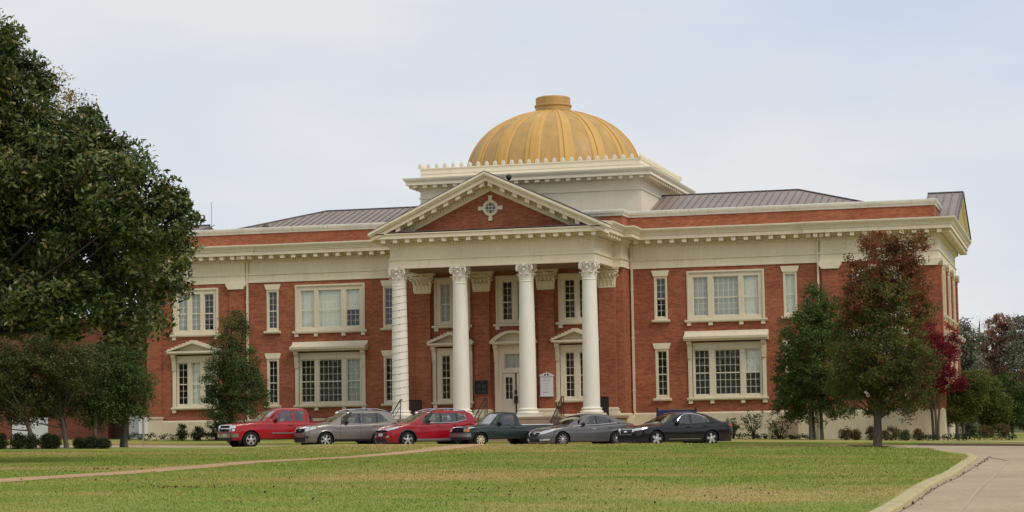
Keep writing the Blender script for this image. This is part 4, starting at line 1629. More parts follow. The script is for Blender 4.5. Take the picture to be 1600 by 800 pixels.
    # glazing: screens
    def screen(nm, xa, xb):
        g_ = MB()
        n_ = 6
        for k in range(n_ + 1):
            x = xa + (xb - xa) * k / n_
            zr = max(itp(roof, x), belt(x) + .002)
            hgt = zr - belt(x)
            wC = gw(x, zr) - min(.10, hgt * .35)
            for y, z in ((-wC, zr - min(.07, hgt * .4) * .12), (-wC * .5, zr + .012), (0, zr + .02), (wC * .5, zr + .012), (wC, zr - min(.07, hgt * .4) * .12)):
                g_.v.append((x, y, z - .006))
        for k in range(n_):
            for q in range(4):
                g_.f.append((k * 5 + q, k * 5 + q + 1, (k + 1) * 5 + q + 1, (k + 1) * 5 + q))
                g_.mi.append(0)
        g_.build(nm, M['screenglass'], root, smooth=40)
    screen('windscreen', *P['ws'])
    screen('rear_window', *P['rw'])
    def gsurf(x, z, o=0.0):
        return gw(x, z) + o
    for sgn in (-1, 1):
        # body-colour filler between the glass outlines and the roof rail, then glass
        for poly in P['win']:
            g_ = MB()
            n_ = len(poly)
            cxm = sum(p[0] for p in poly) / n_
            czm = sum(p[1] for p in poly) / n_
            g_.add([(x, sgn * gsurf(x, z, -.004), z) for x, z in poly], [tuple(range(n_))])
            g_.build('side_window', M['carglass'], root)
        # pillar panel: everything of the side between belt and roof that is not glass
        for poly in P['pillars']:
            k = MB()
            n_ = len(poly)
            k.add([(x, sgn * gsurf(x, z, .0), z) for x, z in poly], [tuple(range(n_))])
            k.build('pillar', mat if P.get('pillar_paint') else M['trimblk'], root)
        if P.get('chrome_line'):
            k = MB()
            k.tube([(x, sgn * gsurf(x, z, .006), z) for x, z in P['chrome_line']], .02, 5)
            k.build('window_trim', M['chrome'], root)
        # mirror
        mx_, mz_ = P['mirror']
        k = MB()
        w = gsurf(mx_, mz_)
        k.lathe([(.02, -.02), (.085, .0), (.10, .06), (.08, .14), (.03, .19)], mx_, mz_, 10, axis='y')
        k.v = [(mx_ + (x - mx_) * .8, sgn * (w + .03 + y), mz_ + (z - mz_) * .95) for x, y, z in k.v]
        k.build('mirror', M['trimblk'] if P.get('mirror_black', True) else mat, root, smooth=50)
        # handles
        for hx in P['handles']:
            z = zt(hx) - P.get('hdrop', .12)
            tt = (z - sillz(hx)) / (zt(hx) - .03 - sillz(hx))
            w = side(hx, tt)[0]
            k = MB()
            k.box(hx - .10, hx + .10, sgn * (w - .01), sgn * (w + .022), z - .022, z + .022)
            k.build('door_handle', P.get('handle_mat', mat), root)
        # shut lines
        k = MB()
        for dx in P['seams']:
            for j in range(10):
                t0, t1 = .04 + .094 * j, .04 + .094 * (j + 1)
                w0, z0 = side(dx, t0)
                w1, z1 = side(dx, t1)
                k.add([(dx - .006, sgn * (w0 + .002), z0), (dx + .006, sgn * (w0 + .002), z0), (dx + .006, sgn * (w1 + .002), z1), (dx - .006, sgn * (w1 + .002), z1)], [(0, 1, 2, 3)])
        k.build('door_gap', M['trimblk'], root)
        # sill cladding / rub strip
        if P.get('clad'):
            k = MB()
            z_hi, mtl = P['clad']
            stn = [xf + ra + .01 + (xr - xf - 2 * ra - .02) * q / 12 for q in range(13)]
            vs = []
            for x in stn:
                for t in (0, .08, z_hi * .6, z_hi):
                    w, z = side(x, t)
                    vs.append((x, sgn * (w + .006), z))
            fs = [(q * 4 + r_, (q + 1) * 4 + r_, (q + 1) * 4 + r_ + 1, q * 4 + r_ + 1) for q in range(12) for r_ in range(3)]
            k.add(vs, fs)
            k.build('sill_cladding', mtl, root)
        if P.get('strip'):
            k = MB()
            t0, t1, mtl, xa, xb = P['strip']
            vs = []
            for q in range(13):
                x = xa + (xb - xa) * q / 12
                for t, o in ((t0, .003), (t0 + .01, .016), (t1 - .01, .016), (t1, .003)):
                    w, z = side(x, t)
                    vs.append((x, sgn * (w + o), z))
            k.add(vs, [(q * 4 + r_, (q + 1) * 4 + r_, (q + 1) * 4 + r_ + 1, q * 4 + r_ + 1) for q in range(12) for r_ in range(3)])
            k.build('side_moulding', mtl, root)
        # head and tail lamps wrapped on the corner
        def wrap(nm, pts, mtl, o=.008, front=True, n_=8):
            """pts: list of (s, z0, z1) along the nose outline: s<0 on the nose face towards centre, s>0 back along the flank"""
            k = MB()
            vs = []
            for q in range(n_ + 1):
                u = q / n_
                s0 = pts[0][0] + (pts[-1][0] - pts[0][0]) * u
                za, zb_ = itp([(p[0], p[1]) for p in pts], s0), itp([(p[0], p[2]) for p in pts], s0)
                for z in (za, zb_):
                    if s0 <= 0:
                        w = hw(0) + s0
                        x = -o
                    else:
                        x = s0
                        tt = min(1, max(0, (z - sillz(x)) / max(.05, zt(x) - .03 - sillz(x))))
                        w = side(x, tt)[0] + o
                    if not front:
                        x = L_ - x
                        if s0 > 0:
                            tt = min(1, max(0, (z - sillz(x)) / max(.05, zt(x) - .03 - sillz(x))))
                            w = side(x, tt)[0] + o
                    vs.append((frontx(x, z), sgn * w, z))
            k.add(vs, [(2 * q, 2 * q + 2, 2 * q + 3, 2 * q + 1) for q in range(n_)])
            k.build(nm, mtl, root)
        for nm, pts, mtl in P['lamps']:
            wrap(nm, pts, mtl)
        for nm, pts, mtl in P['tails']:
            wrap(nm, pts, mtl, front=False)
        # wheels
        for xc in (xf, xr):
            yw_ = Wd - .115
            k = MB()
            wd = .105
            k.lathe([(Rw * .66, -wd), (Rw * .90, -wd), (Rw * .97, -wd * .8), (Rw, -wd * .5), (Rw, wd * .5), (Rw * .97, wd * .8), (Rw * .90, wd), (Rw * .66, wd)], 0, 0, 32, axis='y', cap=False)
            k.v = [(x + xc, y + sgn * yw_, z + Rw) for x, y, z in k.v]
            wh = k.build('wheel', M['tyre'], root, smooth=40)
            k = MB()
            rr = Rw * P.get('rimf', .69)
            o = sgn * (yw_ + sgn * 0) + sgn * wd * .78
            k.lathe([(rr * 1.0, -.02), (rr * 1.0, .022), (rr * .92, .022), (rr * .88, -.015)], 0, 0, 32, axis='y', cap=False)
            ns = P['spokes']
            for q in range(ns):
                a = 2 * math.pi * q / ns + P.get('spin', .3) + (.4 if xc == xr else 0)
                ca, sa = math.cos(a), math.sin(a)
                for r0_, r1_, w0_, w1_ in ((.12, .93, P['spw'] * 1.1, P['spw']),):
                    vs = []
                    for yy in (-.015, .016):
                        for r_, ww in ((r0_ * rr, w0_ * rr), (r1_ * rr, w1_ * rr)):
                            for e_ in (-1, 1):
                                vs.append((r_ * ca - e_ * ww * sa, yy + (.012 if r_ < .5 * rr else 0), r_ * sa + e_ * ww * ca))
                    k.add(vs, [(0, 1, 3, 2), (4, 6, 7, 5), (0, 2, 6, 4), (1, 5, 7, 3), (2, 3, 7, 6), (0, 4, 5, 1)])
            k.lathe([(rr * .22, -.01), (rr * .22, .03), (rr * .14, .04), (0.01, .04)], 0, 0, 14, axis='y')
            k.v = [(x + xc, o + sgn * y, z + Rw) for x, y, z in k.v]
            k.build('rim', P['rim'], wh, smooth=30)
            k = MB()
            k.lathe([(rr * .95, 0), (.01, 0)], 0, 0, 24, axis='y', cap=False)
            k.v = [(x + xc, sgn * (yw_ + wd * .35), z + Rw) for x, y, z in k.v]
            k.build('brake_disc', M['rim_dark'], wh)
            k = MB()      # wheel house
            n_ = 18
            vs = []
            for q in range(n_ + 1):
                a = -.3 + (math.pi + .6) * q / n_
                for yy in (Wd - .55, Wd - .03):
                    vs.append((xc + ra * 1.02 * math.cos(a), sgn * yy, Rw + ra * 1.02 * math.sin(a)))
            k.add(vs, [(2 * q, 2 * q + 2, 2 * q + 3, 2 * q + 1) for q in range(n_)])
            k.add([(xc + ra * 1.05 * math.cos(2 * math.pi * q / 20), sgn * (Wd - .5), Rw + ra * 1.05 * math.sin(2 * math.pi * q / 20)) for q in range(20)], [tuple(range(20))])
            k.build('wheel_house', M['trimblk'], root)
            if P.get('archtrim'):
                k = MB()
                vs = []
                for q in range(n_ + 1):
                    a = -.1 + (math.pi + .2) * q / n_
                    for r_, oo in ((ra * 1.0, .005), (ra * 1.0, .02), (ra * 1.13, .014), (ra * 1.14, .0)):
                        x = xc + r_ * math.cos(a)
                        z = Rw + r_ * math.sin(a)
                        tt = min(1, max(0, (z - sillz(x)) / max(.05, zt(x) - .03 - sillz(x))))
                        vs.append((x, sgn * (side(x, tt)[0] + oo), z))
                k.add(vs, [(q * 4 + r_, (q + 1) * 4 + r_, (q + 1) * 4 + r_ + 1, q * 4 + r_ + 1) for q in range(n_) for r_ in range(3)])
                k.build('arch_trim', P['archtrim'], root)
        if P.get('rails'):
            xa, xb = P['rails']
            k = MB()
            pts = []
            for q in range(9):
                x = xa + (xb - xa) * q / 8
                z = itp(roof, x) + .012 + .055 * min(1, 4 * q / 8, 4 * (8 - q) / 8)
                pts.append((x, sgn * (gw(x, itp(roof, x)) - .10), z))
            k.tube(pts, .024, 6)
            for x in (xa + .1, (xa + xb) / 2, xb - .1):
                z = itp(roof, x)
                y = gw(x, z) - .10
                k.box(x - .06, x + .06, sgn * y - .02, sgn * y + .02, z - .03, z + .06)
            k.build('roof_rail', P['rail_mat'], root, smooth=40)
    # floor pan and dark interior
    k = MB()
    k.box(.15, L_ - .15, -(Wd - .13), Wd - .13, zs - .02, zs + .06)
    k.box(xf - Rw * 1.3, xf + Rw * 1.3, -(Wd - .54), Wd - .54, zs, zt(xf) - .12)
    k.box(xr - Rw * 1.3, xr + Rw * 1.3, -(Wd - .54), Wd - .54, zs, zt(xr) - .15)
    k.tube([(xf, -(Wd - .2), Rw), (xf, Wd - .2, Rw)], .05, 8)
    k.tube([(xr, -(Wd - .2), Rw), (xr, Wd - .2, Rw)], .05, 8)
    k.build('underbody', M['trimblk'], root)
    k = MB()
    sx = P['ws'][1] + .35
    for row in range(P.get('rowsn', 2)):
        for y in (-.38, .38):
            x = sx + row * .88
            k.box(x, x + .5, y - .25, y + .25, zs + .25, zs + .5)
            k.prism([(x + .38, zs + .4), (x + .52, zs + .4), (x + .72, zt(x) + .12), (x + .60, zt(x) + .14)], y - .24, y + .24)
            k.box(x + .62, x + .72, y - .12, y + .12, zt(x) + .13, zt(x) + .30)
    k.prism([(P['ws'][0] + .25, zt(P['ws'][0]) - .35), (P['ws'][0] + .20, zt(P['ws'][0]) - .03), (P['ws'][0] + .62, zt(P['ws'][0]) - .02), (P['ws'][0] + .70, zt(P['ws'][0]) - .3)], -(Wd - .2), Wd - .2)
    k.build('interior', M['seat'], root)
    # nose furniture
    for nm, pts, mtl, dep in P['nose_parts']:
        k = MB()
        n_ = len(pts)
        fr = [(frontx(0, z) - dep, y, z) for y, z in pts]
        bk = [(frontx(0, z) + .05, y, z) for y, z in pts]
        k.add(fr + bk, [tuple(range(n_))] + [(q, (q + 1) % n_, (q + 1) % n_ + n_, q + n_) for q in range(n_)])
        k.build(nm, mtl, root)
    for z, y0, y1, h, mtl in P.get('bars', []):
        k = MB()
        k.box(frontx(0, z) - .035, frontx(0, z), y0, y1, z - h / 2, z + h / 2)
        k.build('grille_bar', mtl, root)
    if P.get('bumper'):
        z0, z1, mtl, fwd, back = P['bumper']
        k = MB()
        pts = [(-.02 - fwd + .10, -(Wd * .99)), (-fwd + .02, -Wd * .86), (-fwd - .02, -Wd * .5), (-fwd - .03, 0), (-fwd - .02, Wd * .5), (-fwd + .02, Wd * .86), (-.02 - fwd + .10, Wd * .99), (back, Wd * 1.0), (back, -Wd * 1.0)]
        k.prism(pts, z0, z1, 'xy')
        k.build('bumper', mtl, root, smooth=35)
    if P.get('bed'):
        xa, xb, zb = P['bed']
        for sgn in (-1, 1):
            k = MB()
            k.box(xa, xb, sgn * (Wd - .14), sgn * (Wd - .02), zb - .005, zb + .035)
            k.build('bed_rail', P['bed_mat'], root)
        k = MB()
        k.box(xa + .02, xb - .08, -(Wd - .16), Wd - .16, zb - .02, zb + .028)
        k.build('bed_floor', M['trimblk'], root)
    return root

SILV, SIL2 = carpaint('red_pickup_paint', (0.38, 0.007, 0.011), .0), None
P1 = dict(cat='pickup', L=5.75, W=2.0, R=.385, fo=.93, wb=3.60, sill=.42, fz=.36, rz=.55,
    top=[(0, .98), (.05, 1.06), (.25, 1.12), (1.0, 1.18), (1.55, 1.22), (1.9, 1.20), (3.7, 1.20), (3.72, 1.20), (5.72, 1.20), (5.75, 1.19)],
    plan=[(0, .90), (.06, .955), (.2, .985), (.5, 1), (5.5, 1), (5.7, .98), (5.75, .96)],
    nose=[(0.3, .05), (.6, 0), (.85, .0), (1.05, .06), (1.2, .14)], tail=[(.4, .02), (1.2, .0)],
    roof=[(1.50, 1.20), (1.9, 1.47), (2.22, 1.74), (2.36, 1.81), (2.55, 1.845), (3.2, 1.86), (3.65, 1.84), (3.78, 1.80), (3.86, 1.55), (3.90, 1.20)],
    ws=(1.62, 2.24), rw=(3.79, 3.87), sw_x=[(1.9, 3.72)], tumble=.20,
    win=[[(2.12, 1.24), (2.98, 1.24), (2.98, 1.74), (2.52, 1.75), (2.36, 1.66)], [(3.12, 1.25), (3.62, 1.25), (3.58, 1.73), (3.12, 1.74)]],
    pillars=[[(1.88, 1.19), (2.12, 1.24), (2.36, 1.66), (2.52, 1.75), (2.5, 1.79), (2.3, 1.75)], [(2.98, 1.2), (3.12, 1.2), (3.12, 1.78), (2.98, 1.78)], [(3.62, 1.2), (3.74, 1.2), (3.73, 1.79), (3.57, 1.79), (3.58, 1.73), (3.62, 1.25)],
             [(1.9, 1.18), (3.7, 1.18), (3.62, 1.25), (3.12, 1.25), (2.98, 1.24), (2.12, 1.24)], [(2.5, 1.79), (2.52, 1.75), (2.98, 1.74), (3.12, 1.74), (3.58, 1.73), (3.57, 1.79)]],
    pillar_paint=True, mirror=(2.16, 1.29), handles=[2.88], hdrop=.16, handle_mat=None, seams=[1.86, 3.05, 3.70],
    strip=(.30, .40, None, 1.86, 3.68),
    lamps=[('headlight', [(-.34, .90, 1.06), (.0, .91, 1.06), (.16, .93, 1.05)], M['lamp']), ('headlight', [(-.32, .77, .88), (.0, .78, .885), (.13, .80, .885)], M['lamp'])],
    tails=[('taillight', [(-.10, .80, 1.10), (.04, .80, 1.10)], M['tail'])],
    rim=M['rim'], spokes=5, spw=.17, spin=.31, rimf=.62,
    nose_parts=[('grille_frame', [(-.58, .74), (.58, .74), (.62, .90), (.60, 1.08), (-.60, 1.08), (-.62, .90)], M['chrome'], .02),
                ('grille', [(-.52, .77), (.52, .77), (.54, .885), (-.54, .885)], M['dark'], .035), ('grille', [(-.54, .945), (.54, .945), (.53, 1.05), (-.53, 1.05)], M['dark'], .035),
                ('grille_badge', [(-.14, .885), (.10, .885), (.14, .945), (-.10, .945)], M['rim_gold'], .05), ('air_dam', [(-.8, .34), (.8, .34), (.82, .50), (-.82, .50)], M['trimblk'], .03)],
    bumper=(.50, .68, M['chrome'], .06, .30), bed=(3.93, 5.68, 1.20), bed_mat=None, rowsn=2)
P1['strip'] = (.30, .40, plain('pickup_side_moulding', (.17, .13, .12), .4), 1.95, 3.68)
P1['handle_mat'] = M['trimblk']
P1['bed_mat'] = SILV
P2 = dict(cat='SUV', L=4.68, W=1.885, R=.36, fo=.93, wb=2.70, sill=.30, fz=.24, rz=.34,
    top=[(0, .80), (.06, .88), (.3, .98), (.8, 1.06), (1.25, 1.10), (1.6, 1.06), (3.0, 1.10), (4.2, 1.16), (4.68, 1.16)],
    plan=[(0, .74), (.06, .84), (.18, .92), (.4, .975), (.9, 1), (4.0, 1), (4.4, .97), (4.6, .90), (4.68, .82)],
    nose=[(0.2, .06), (.5, 0), (.7, .02), (.95, .14), (1.1, .28)], tail=[(.3, .06), (.6, 0), (1.0, .03), (1.2, .10)],
    roof=[(1.12, 1.07), (1.5, 1.30), (1.95, 1.55), (2.15, 1.64), (2.5, 1.70), (3.2, 1.715), (3.9, 1.69), (4.25, 1.64), (4.35, 1.58), (4.60, 1.15)],
    ws=(1.24, 2.06), rw=(4.33, 4.55), sw_x=[(1.7, 4.25)], tumble=.26,
    win=[[(1.92, 1.13), (2.62, 1.12), (2.62, 1.59), (2.34, 1.58)], [(2.72, 1.12), (3.50, 1.15), (3.50, 1.60), (2.72, 1.60)], [(3.58, 1.16), (4.10, 1.22), (3.72, 1.59), (3.58, 1.595)]],
    pillars=[[(1.68, 1.05), (1.92, 1.13), (2.34, 1.58), (2.28, 1.64), (2.05, 1.57)], [(2.62, 1.06), (2.72, 1.06), (2.72, 1.62), (2.62, 1.62)], [(3.50, 1.1), (3.58, 1.1), (3.58, 1.62), (3.50, 1.62)]],
    pillar_paint=False, mirror=(1.98, 1.17), mirror_black=True, handles=[2.52, 3.40], hdrop=.10, handle_mat=M['chrome'], seams=[1.66, 2.68, 3.62],
    clad=(.14, M['trimblk']), lamps=[('headlight', [(-.32, .72, .86), (.0, .76, .95), (.42, .90, 1.0)], M['lamp']), ('turn_signal', [(.42, .91, 1.0), (.55, .95, 1.0)], M['amber'])],
    tails=[('taillight', [(-.08, .9, 1.1), (.3, .95, 1.12)], M['tail'])],
    rim=M['rim'], spokes=6, spw=.15, rails=(2.05, 4.15), rail_mat=M['chrome'],
    nose_parts=[('grille_frame', [(-.50, .70), (.50, .70), (.56, .82), (.50, .90), (-.50, .90), (-.56, .82)], M['chrome'], .015), ('grille', [(-.45, .715), (.45, .715), (.50, .82), (.44, .875), (-.44, .875), (-.50, .82)], M['dark'], .03),
                ('lower_grille', [(-.62, .26), (.62, .26), (.66, .48), (-.66, .48)], M['trimblk'], .02), ('badge', [(-.09, .79), (.09, .79), (.09, .84), (-.09, .84)], M['chrome'], .045)], rowsn=2)
P2['lamps'].append(('fog_lamp', [(-.20, .42, .56), (.10, .44, .56)], M['trimblk']))
P2x = [[(1.7, 1.04), (4.4, 1.12), (4.10, 1.22), (3.58, 1.16), (3.50, 1.15), (2.72, 1.12), (1.92, 1.13)], [(4.10, 1.22), (4.42, 1.14), (4.26, 1.6), (4.0, 1.66), (3.72, 1.59)], [(2.28, 1.64), (2.34, 1.58), (3.72, 1.59), (4.0, 1.66), (3.0, 1.67)]]
P2['paintp'] = P2x
P3 = dict(P2, L=4.60, W=1.845, R=.36, fo=.92, wb=2.66, sill=.27, fz=.22,
    top=[(0, .78), (.06, .86), (.3, .95), (.8, 1.04), (1.25, 1.08), (1.6, 1.03), (3.0, 1.09), (4.1, 1.17), (4.60, 1.17)],
    plan=[(0, .72), (.06, .82), (.18, .91), (.4, .97), (.9, 1), (3.9, 1), (4.3, .97), (4.52, .90), (4.60, .82)],
    roof=[(1.10, 1.05), (1.5, 1.29), (1.95, 1.53), (2.15, 1.61), (2.5, 1.67), (3.1, 1.68), (3.8, 1.64), (4.15, 1.59), (4.28, 1.52), (4.50, 1.17)],
    ws=(1.22, 2.06), rw=(4.2, 4.45), sw_x=[(1.7, 4.15)],
    win=[[(1.90, 1.11), (2.60, 1.11), (2.60, 1.56), (2.32, 1.55)], [(2.70, 1.11), (3.42, 1.14), (3.42, 1.56), (2.70, 1.57)], [(3.50, 1.15), (3.98, 1.26), (3.85, 1.48), (3.50, 1.55)]],
    pillars=[[(1.66, 1.03), (1.90, 1.11), (2.32, 1.55), (2.26, 1.61), (2.03, 1.55)], [(2.60, 1.05), (2.70, 1.05), (2.70, 1.59), (2.60, 1.59)], [(3.42, 1.09), (3.50, 1.09), (3.50, 1.58), (3.42, 1.58)]],
    paintp=[[(1.7, 1.02), (4.4, 1.14), (3.98, 1.26), (3.50, 1.15), (3.42, 1.14), (2.70, 1.11), (1.90, 1.11)], [(3.98, 1.26), (4.40, 1.15), (4.20, 1.54), (3.95, 1.60), (3.85, 1.48)], [(2.26, 1.61), (2.32, 1.55), (3.50, 1.55), (3.85, 1.48), (3.95, 1.60), (3.0, 1.64)]],
    chrome_line=[(1.90, 1.10), (2.6, 1.09), (3.4, 1.12), (3.98, 1.245), (3.86, 1.48)],
    handles=[2.48, 3.30], handle_mat=None, seams=[1.62, 2.66, 3.58], clad=(.16, plain('grey_cladding', (.20, .20, .20), .6)),
    archtrim=M['trimblk'], lamps=[('headlight', [(-.34, .74, .84), (.0, .78, .90), (.46, .90, .97)], M['lamp']), ('fog_lamp', [(-.16, .46, .54), (.05, .47, .54)], M['lamp'])],
    tails=[('taillight', [(-.10, .95, 1.12), (.40, 1.02, 1.14)], M['tail'])],
    spokes=5, spw=.16, rails=(2.0, 4.0), rail_mat=M['chrome'], pillar_paint=False,
    nose_parts=[('grille', [(-.56, .70), (.56, .70), (.60, .78), (-.60, .78)], M['dark'], .02), ('lower_grille', [(-.58, .24), (.58, .24), (.40, .64), (-.40, .64)], M['trimblk'], .02), ('badge', [(-.08, .76), (.08, .76), (.08, .83), (-.08, .83)], M['chrome'], .045),
                ('number_plate', [(-.20, .52), (.20, .52), (.20, .66), (-.20, .66)], M['plate'], .04)], bumper=None)
P4 = dict(cat='pickup', L=4.70, W=1.69, R=.325, fo=.74, wb=2.62, sill=.36, fz=.34, rz=.48,
    top=[(0, .86), (.04, .90), (.2, .93), (.8, .97), (1.25, 1.0), (1.6, .97), (2.55, .97), (2.6, .965), (4.66, .965), (4.70, .96)],
    plan=[(0, .93), (.05, .97), (.2, .99), (.5, 1), (4.5, 1), (4.66, .99), (4.70, .97)],
    nose=[(0.3, .02), (.6, 0), (.95, .05)], tail=[(.4, .02), (1.2, .0)],
    roof=[(1.18, .98), (1.45, 1.20), (1.72, 1.45), (1.82, 1.52), (1.98, 1.555), (2.35, 1.565), (2.58, 1.545), (2.68, 1.50), (2.74, 1.25), (2.78, .97)],
    ws=(1.26, 1.76), rw=(2.70, 2.76), sw_x=[(1.5, 2.62)], tumble=.20,
    win=[[(1.66, 1.0), (2.52, 1.0), (2.50, 1.45), (2.0, 1.47), (1.88, 1.40)]],
    pillars=[[(1.46, .955), (1.66, 1.0), (1.88, 1.40), (2.0, 1.47), (1.98, 1.51), (1.80, 1.46)], [(2.52, .96), (2.64, .96), (2.62, 1.51), (2.49, 1.51), (2.50, 1.45), (2.52, 1.0)],
             [(1.5, .955), (2.62, .955), (2.52, 1.0), (1.66, 1.0)], [(1.98, 1.51), (2.0, 1.47), (2.50, 1.45), (2.49, 1.51)]],
    pillar_paint=True, mirror=(1.72, 1.06), handles=[2.42], hdrop=.09, handle_mat=M['trimblk'], seams=[1.44, 2.56, 2.82],
    lamps=[('headlight', [(-.22, .70, .84), (-.02, .70, .84)], M['lamp']), ('turn_signal', [(.0, .70, .84), (.16, .71, .83)], M['amber'])],
    tails=[('taillight', [(-.10, .60, .90), (.04, .60, .90)], M['tail'])],
    rim=M['rim_gold'], spokes=8, spw=.14, rimf=.62,
    nose_parts=[('grille', [(-.52, .68), (.52, .68), (.52, .86), (-.52, .86)], M['dark'], .012), ('badge', [(-.06, .76), (.06, .76), (.06, .80), (-.06, .80)], M['chrome'], .03), ('valance', [(-.7, .33), (.7, .33), (.72, .45), (-.72, .45)], M['trimblk'], .03)],
    bars=[(.74, -.5, .5, .02, M['trimblk']), (.80, -.5, .5, .02, M['trimblk'])],
    bumper=(.46, .63, plain('dull_chrome', (.34, .34, .35), .35, .8), .05, .25), bed=(2.84, 4.64, .965), bed_mat=M['liner'], rowsn=1)
P5 = dict(cat='sedan', L=4.82, W=1.835, R=.33, fo=.95, wb=2.795, sill=.22, fz=.17, rz=.28,
    top=[(0, .62), (.06, .69), (.3, .78), (.8, .87), (1.3, .925), (1.6, .90), (2.6, .935), (3.6, .99), (4.2, 1.03), (4.6, 1.035), (4.82, 1.0)],
    plan=[(0, .70), (.06, .80), (.18, .90), (.4, .965), (.9, 1), (3.9, 1), (4.4, .96), (4.72, .88), (4.82, .80)],
    nose=[(0.1, .08), (.35, 0), (.55, .02), (.8, .18)], tail=[(.2, .10), (.6, 0), (.9, .02), (1.1, .08)],
    roof=[(1.18, .91), (1.6, 1.13), (2.05, 1.34), (2.3, 1.42), (2.65, 1.465), (3.0, 1.465), (3.4, 1.42), (3.8, 1.28), (4.3, 1.05)],
    ws=(1.30, 2.16), rw=(3.52, 4.18), sw_x=[(1.8, 3.95)], tumble=.33,
    win=[[(1.98, .96), (2.70, .97), (2.70, 1.37), (2.48, 1.355), (2.26, 1.25)], [(2.80, .975), (3.42, 1.02), (3.42, 1.25), (3.12, 1.34), (2.80, 1.375)], [(3.50, 1.03), (3.74, 1.06), (3.50, 1.21)]],
    pillars=[[(2.70, .92), (2.80, .92), (2.80, 1.40), (2.70, 1.40)], [(3.42, .97), (3.50, .99), (3.50, 1.23), (3.42, 1.27)]],
    paintp=[[(1.74, .90), (1.98, .96), (2.26, 1.25), (2.48, 1.355), (2.42, 1.40), (2.1, 1.30)], [(1.75, .89), (3.95, .99), (3.74, 1.06), (3.42, 1.02), (2.80, .975), (1.98, .96)], [(3.74, 1.06), (4.1, 1.02), (3.7, 1.28), (3.35, 1.38), (3.12, 1.34), (3.50, 1.21)], [(2.42, 1.40), (2.48, 1.355), (2.80, 1.375), (3.12, 1.34), (3.35, 1.38), (2.8, 1.42)]],
    pillar_paint=False, chrome_line=[(1.5, .90), (1.98, .945), (2.7, .96), (3.4, 1.005), (3.78, 1.05)], mirror=(2.02, 1.0), mirror_black=True, handles=[2.58, 3.42], hdrop=.14, handle_mat=M['chrome'], seams=[1.70, 2.75, 3.62],
    lamps=[('headlight', [(-.26, .55, .66), (.0, .58, .73), (.62, .78, .83)], M['lamp']), ('turn_signal', [(.62, .78, .835), (.74, .82, .845)], M['amber']), ('fog_lamp', [(-.20, .27, .36), (.30, .31, .37)], M['lamp'])],
    tails=[('taillight', [(-.3, .80, .95), (.35, .90, .97)], M['tail'])],
    rim=M['rim'], spokes=10, spw=.07, rimf=.74,
    nose_parts=[('grille_frame', [(-.42, .46), (.42, .46), (.50, .60), (.46, .68), (-.46, .68), (-.50, .60)], M['chrome'], .02), ('grille', [(-.38, .485), (.38, .485), (.44, .60), (.41, .655), (-.41, .655), (-.44, .60)], M['trimblk'], .032),
                ('lower_grille', [(-.45, .22), (.45, .22), (.48, .36), (-.48, .36)], M['trimblk'], .015), ('badge', [(-.10, .58), (.10, .58), (.10, .63), (-.10, .63)], M['chrome'], .045)],
    bars=[(.52, -.40, .40, .02, M['chrome']), (.57, -.43, .43, .02, M['chrome']), (.61, -.43, .43, .016, M['chrome'])], rowsn=2)
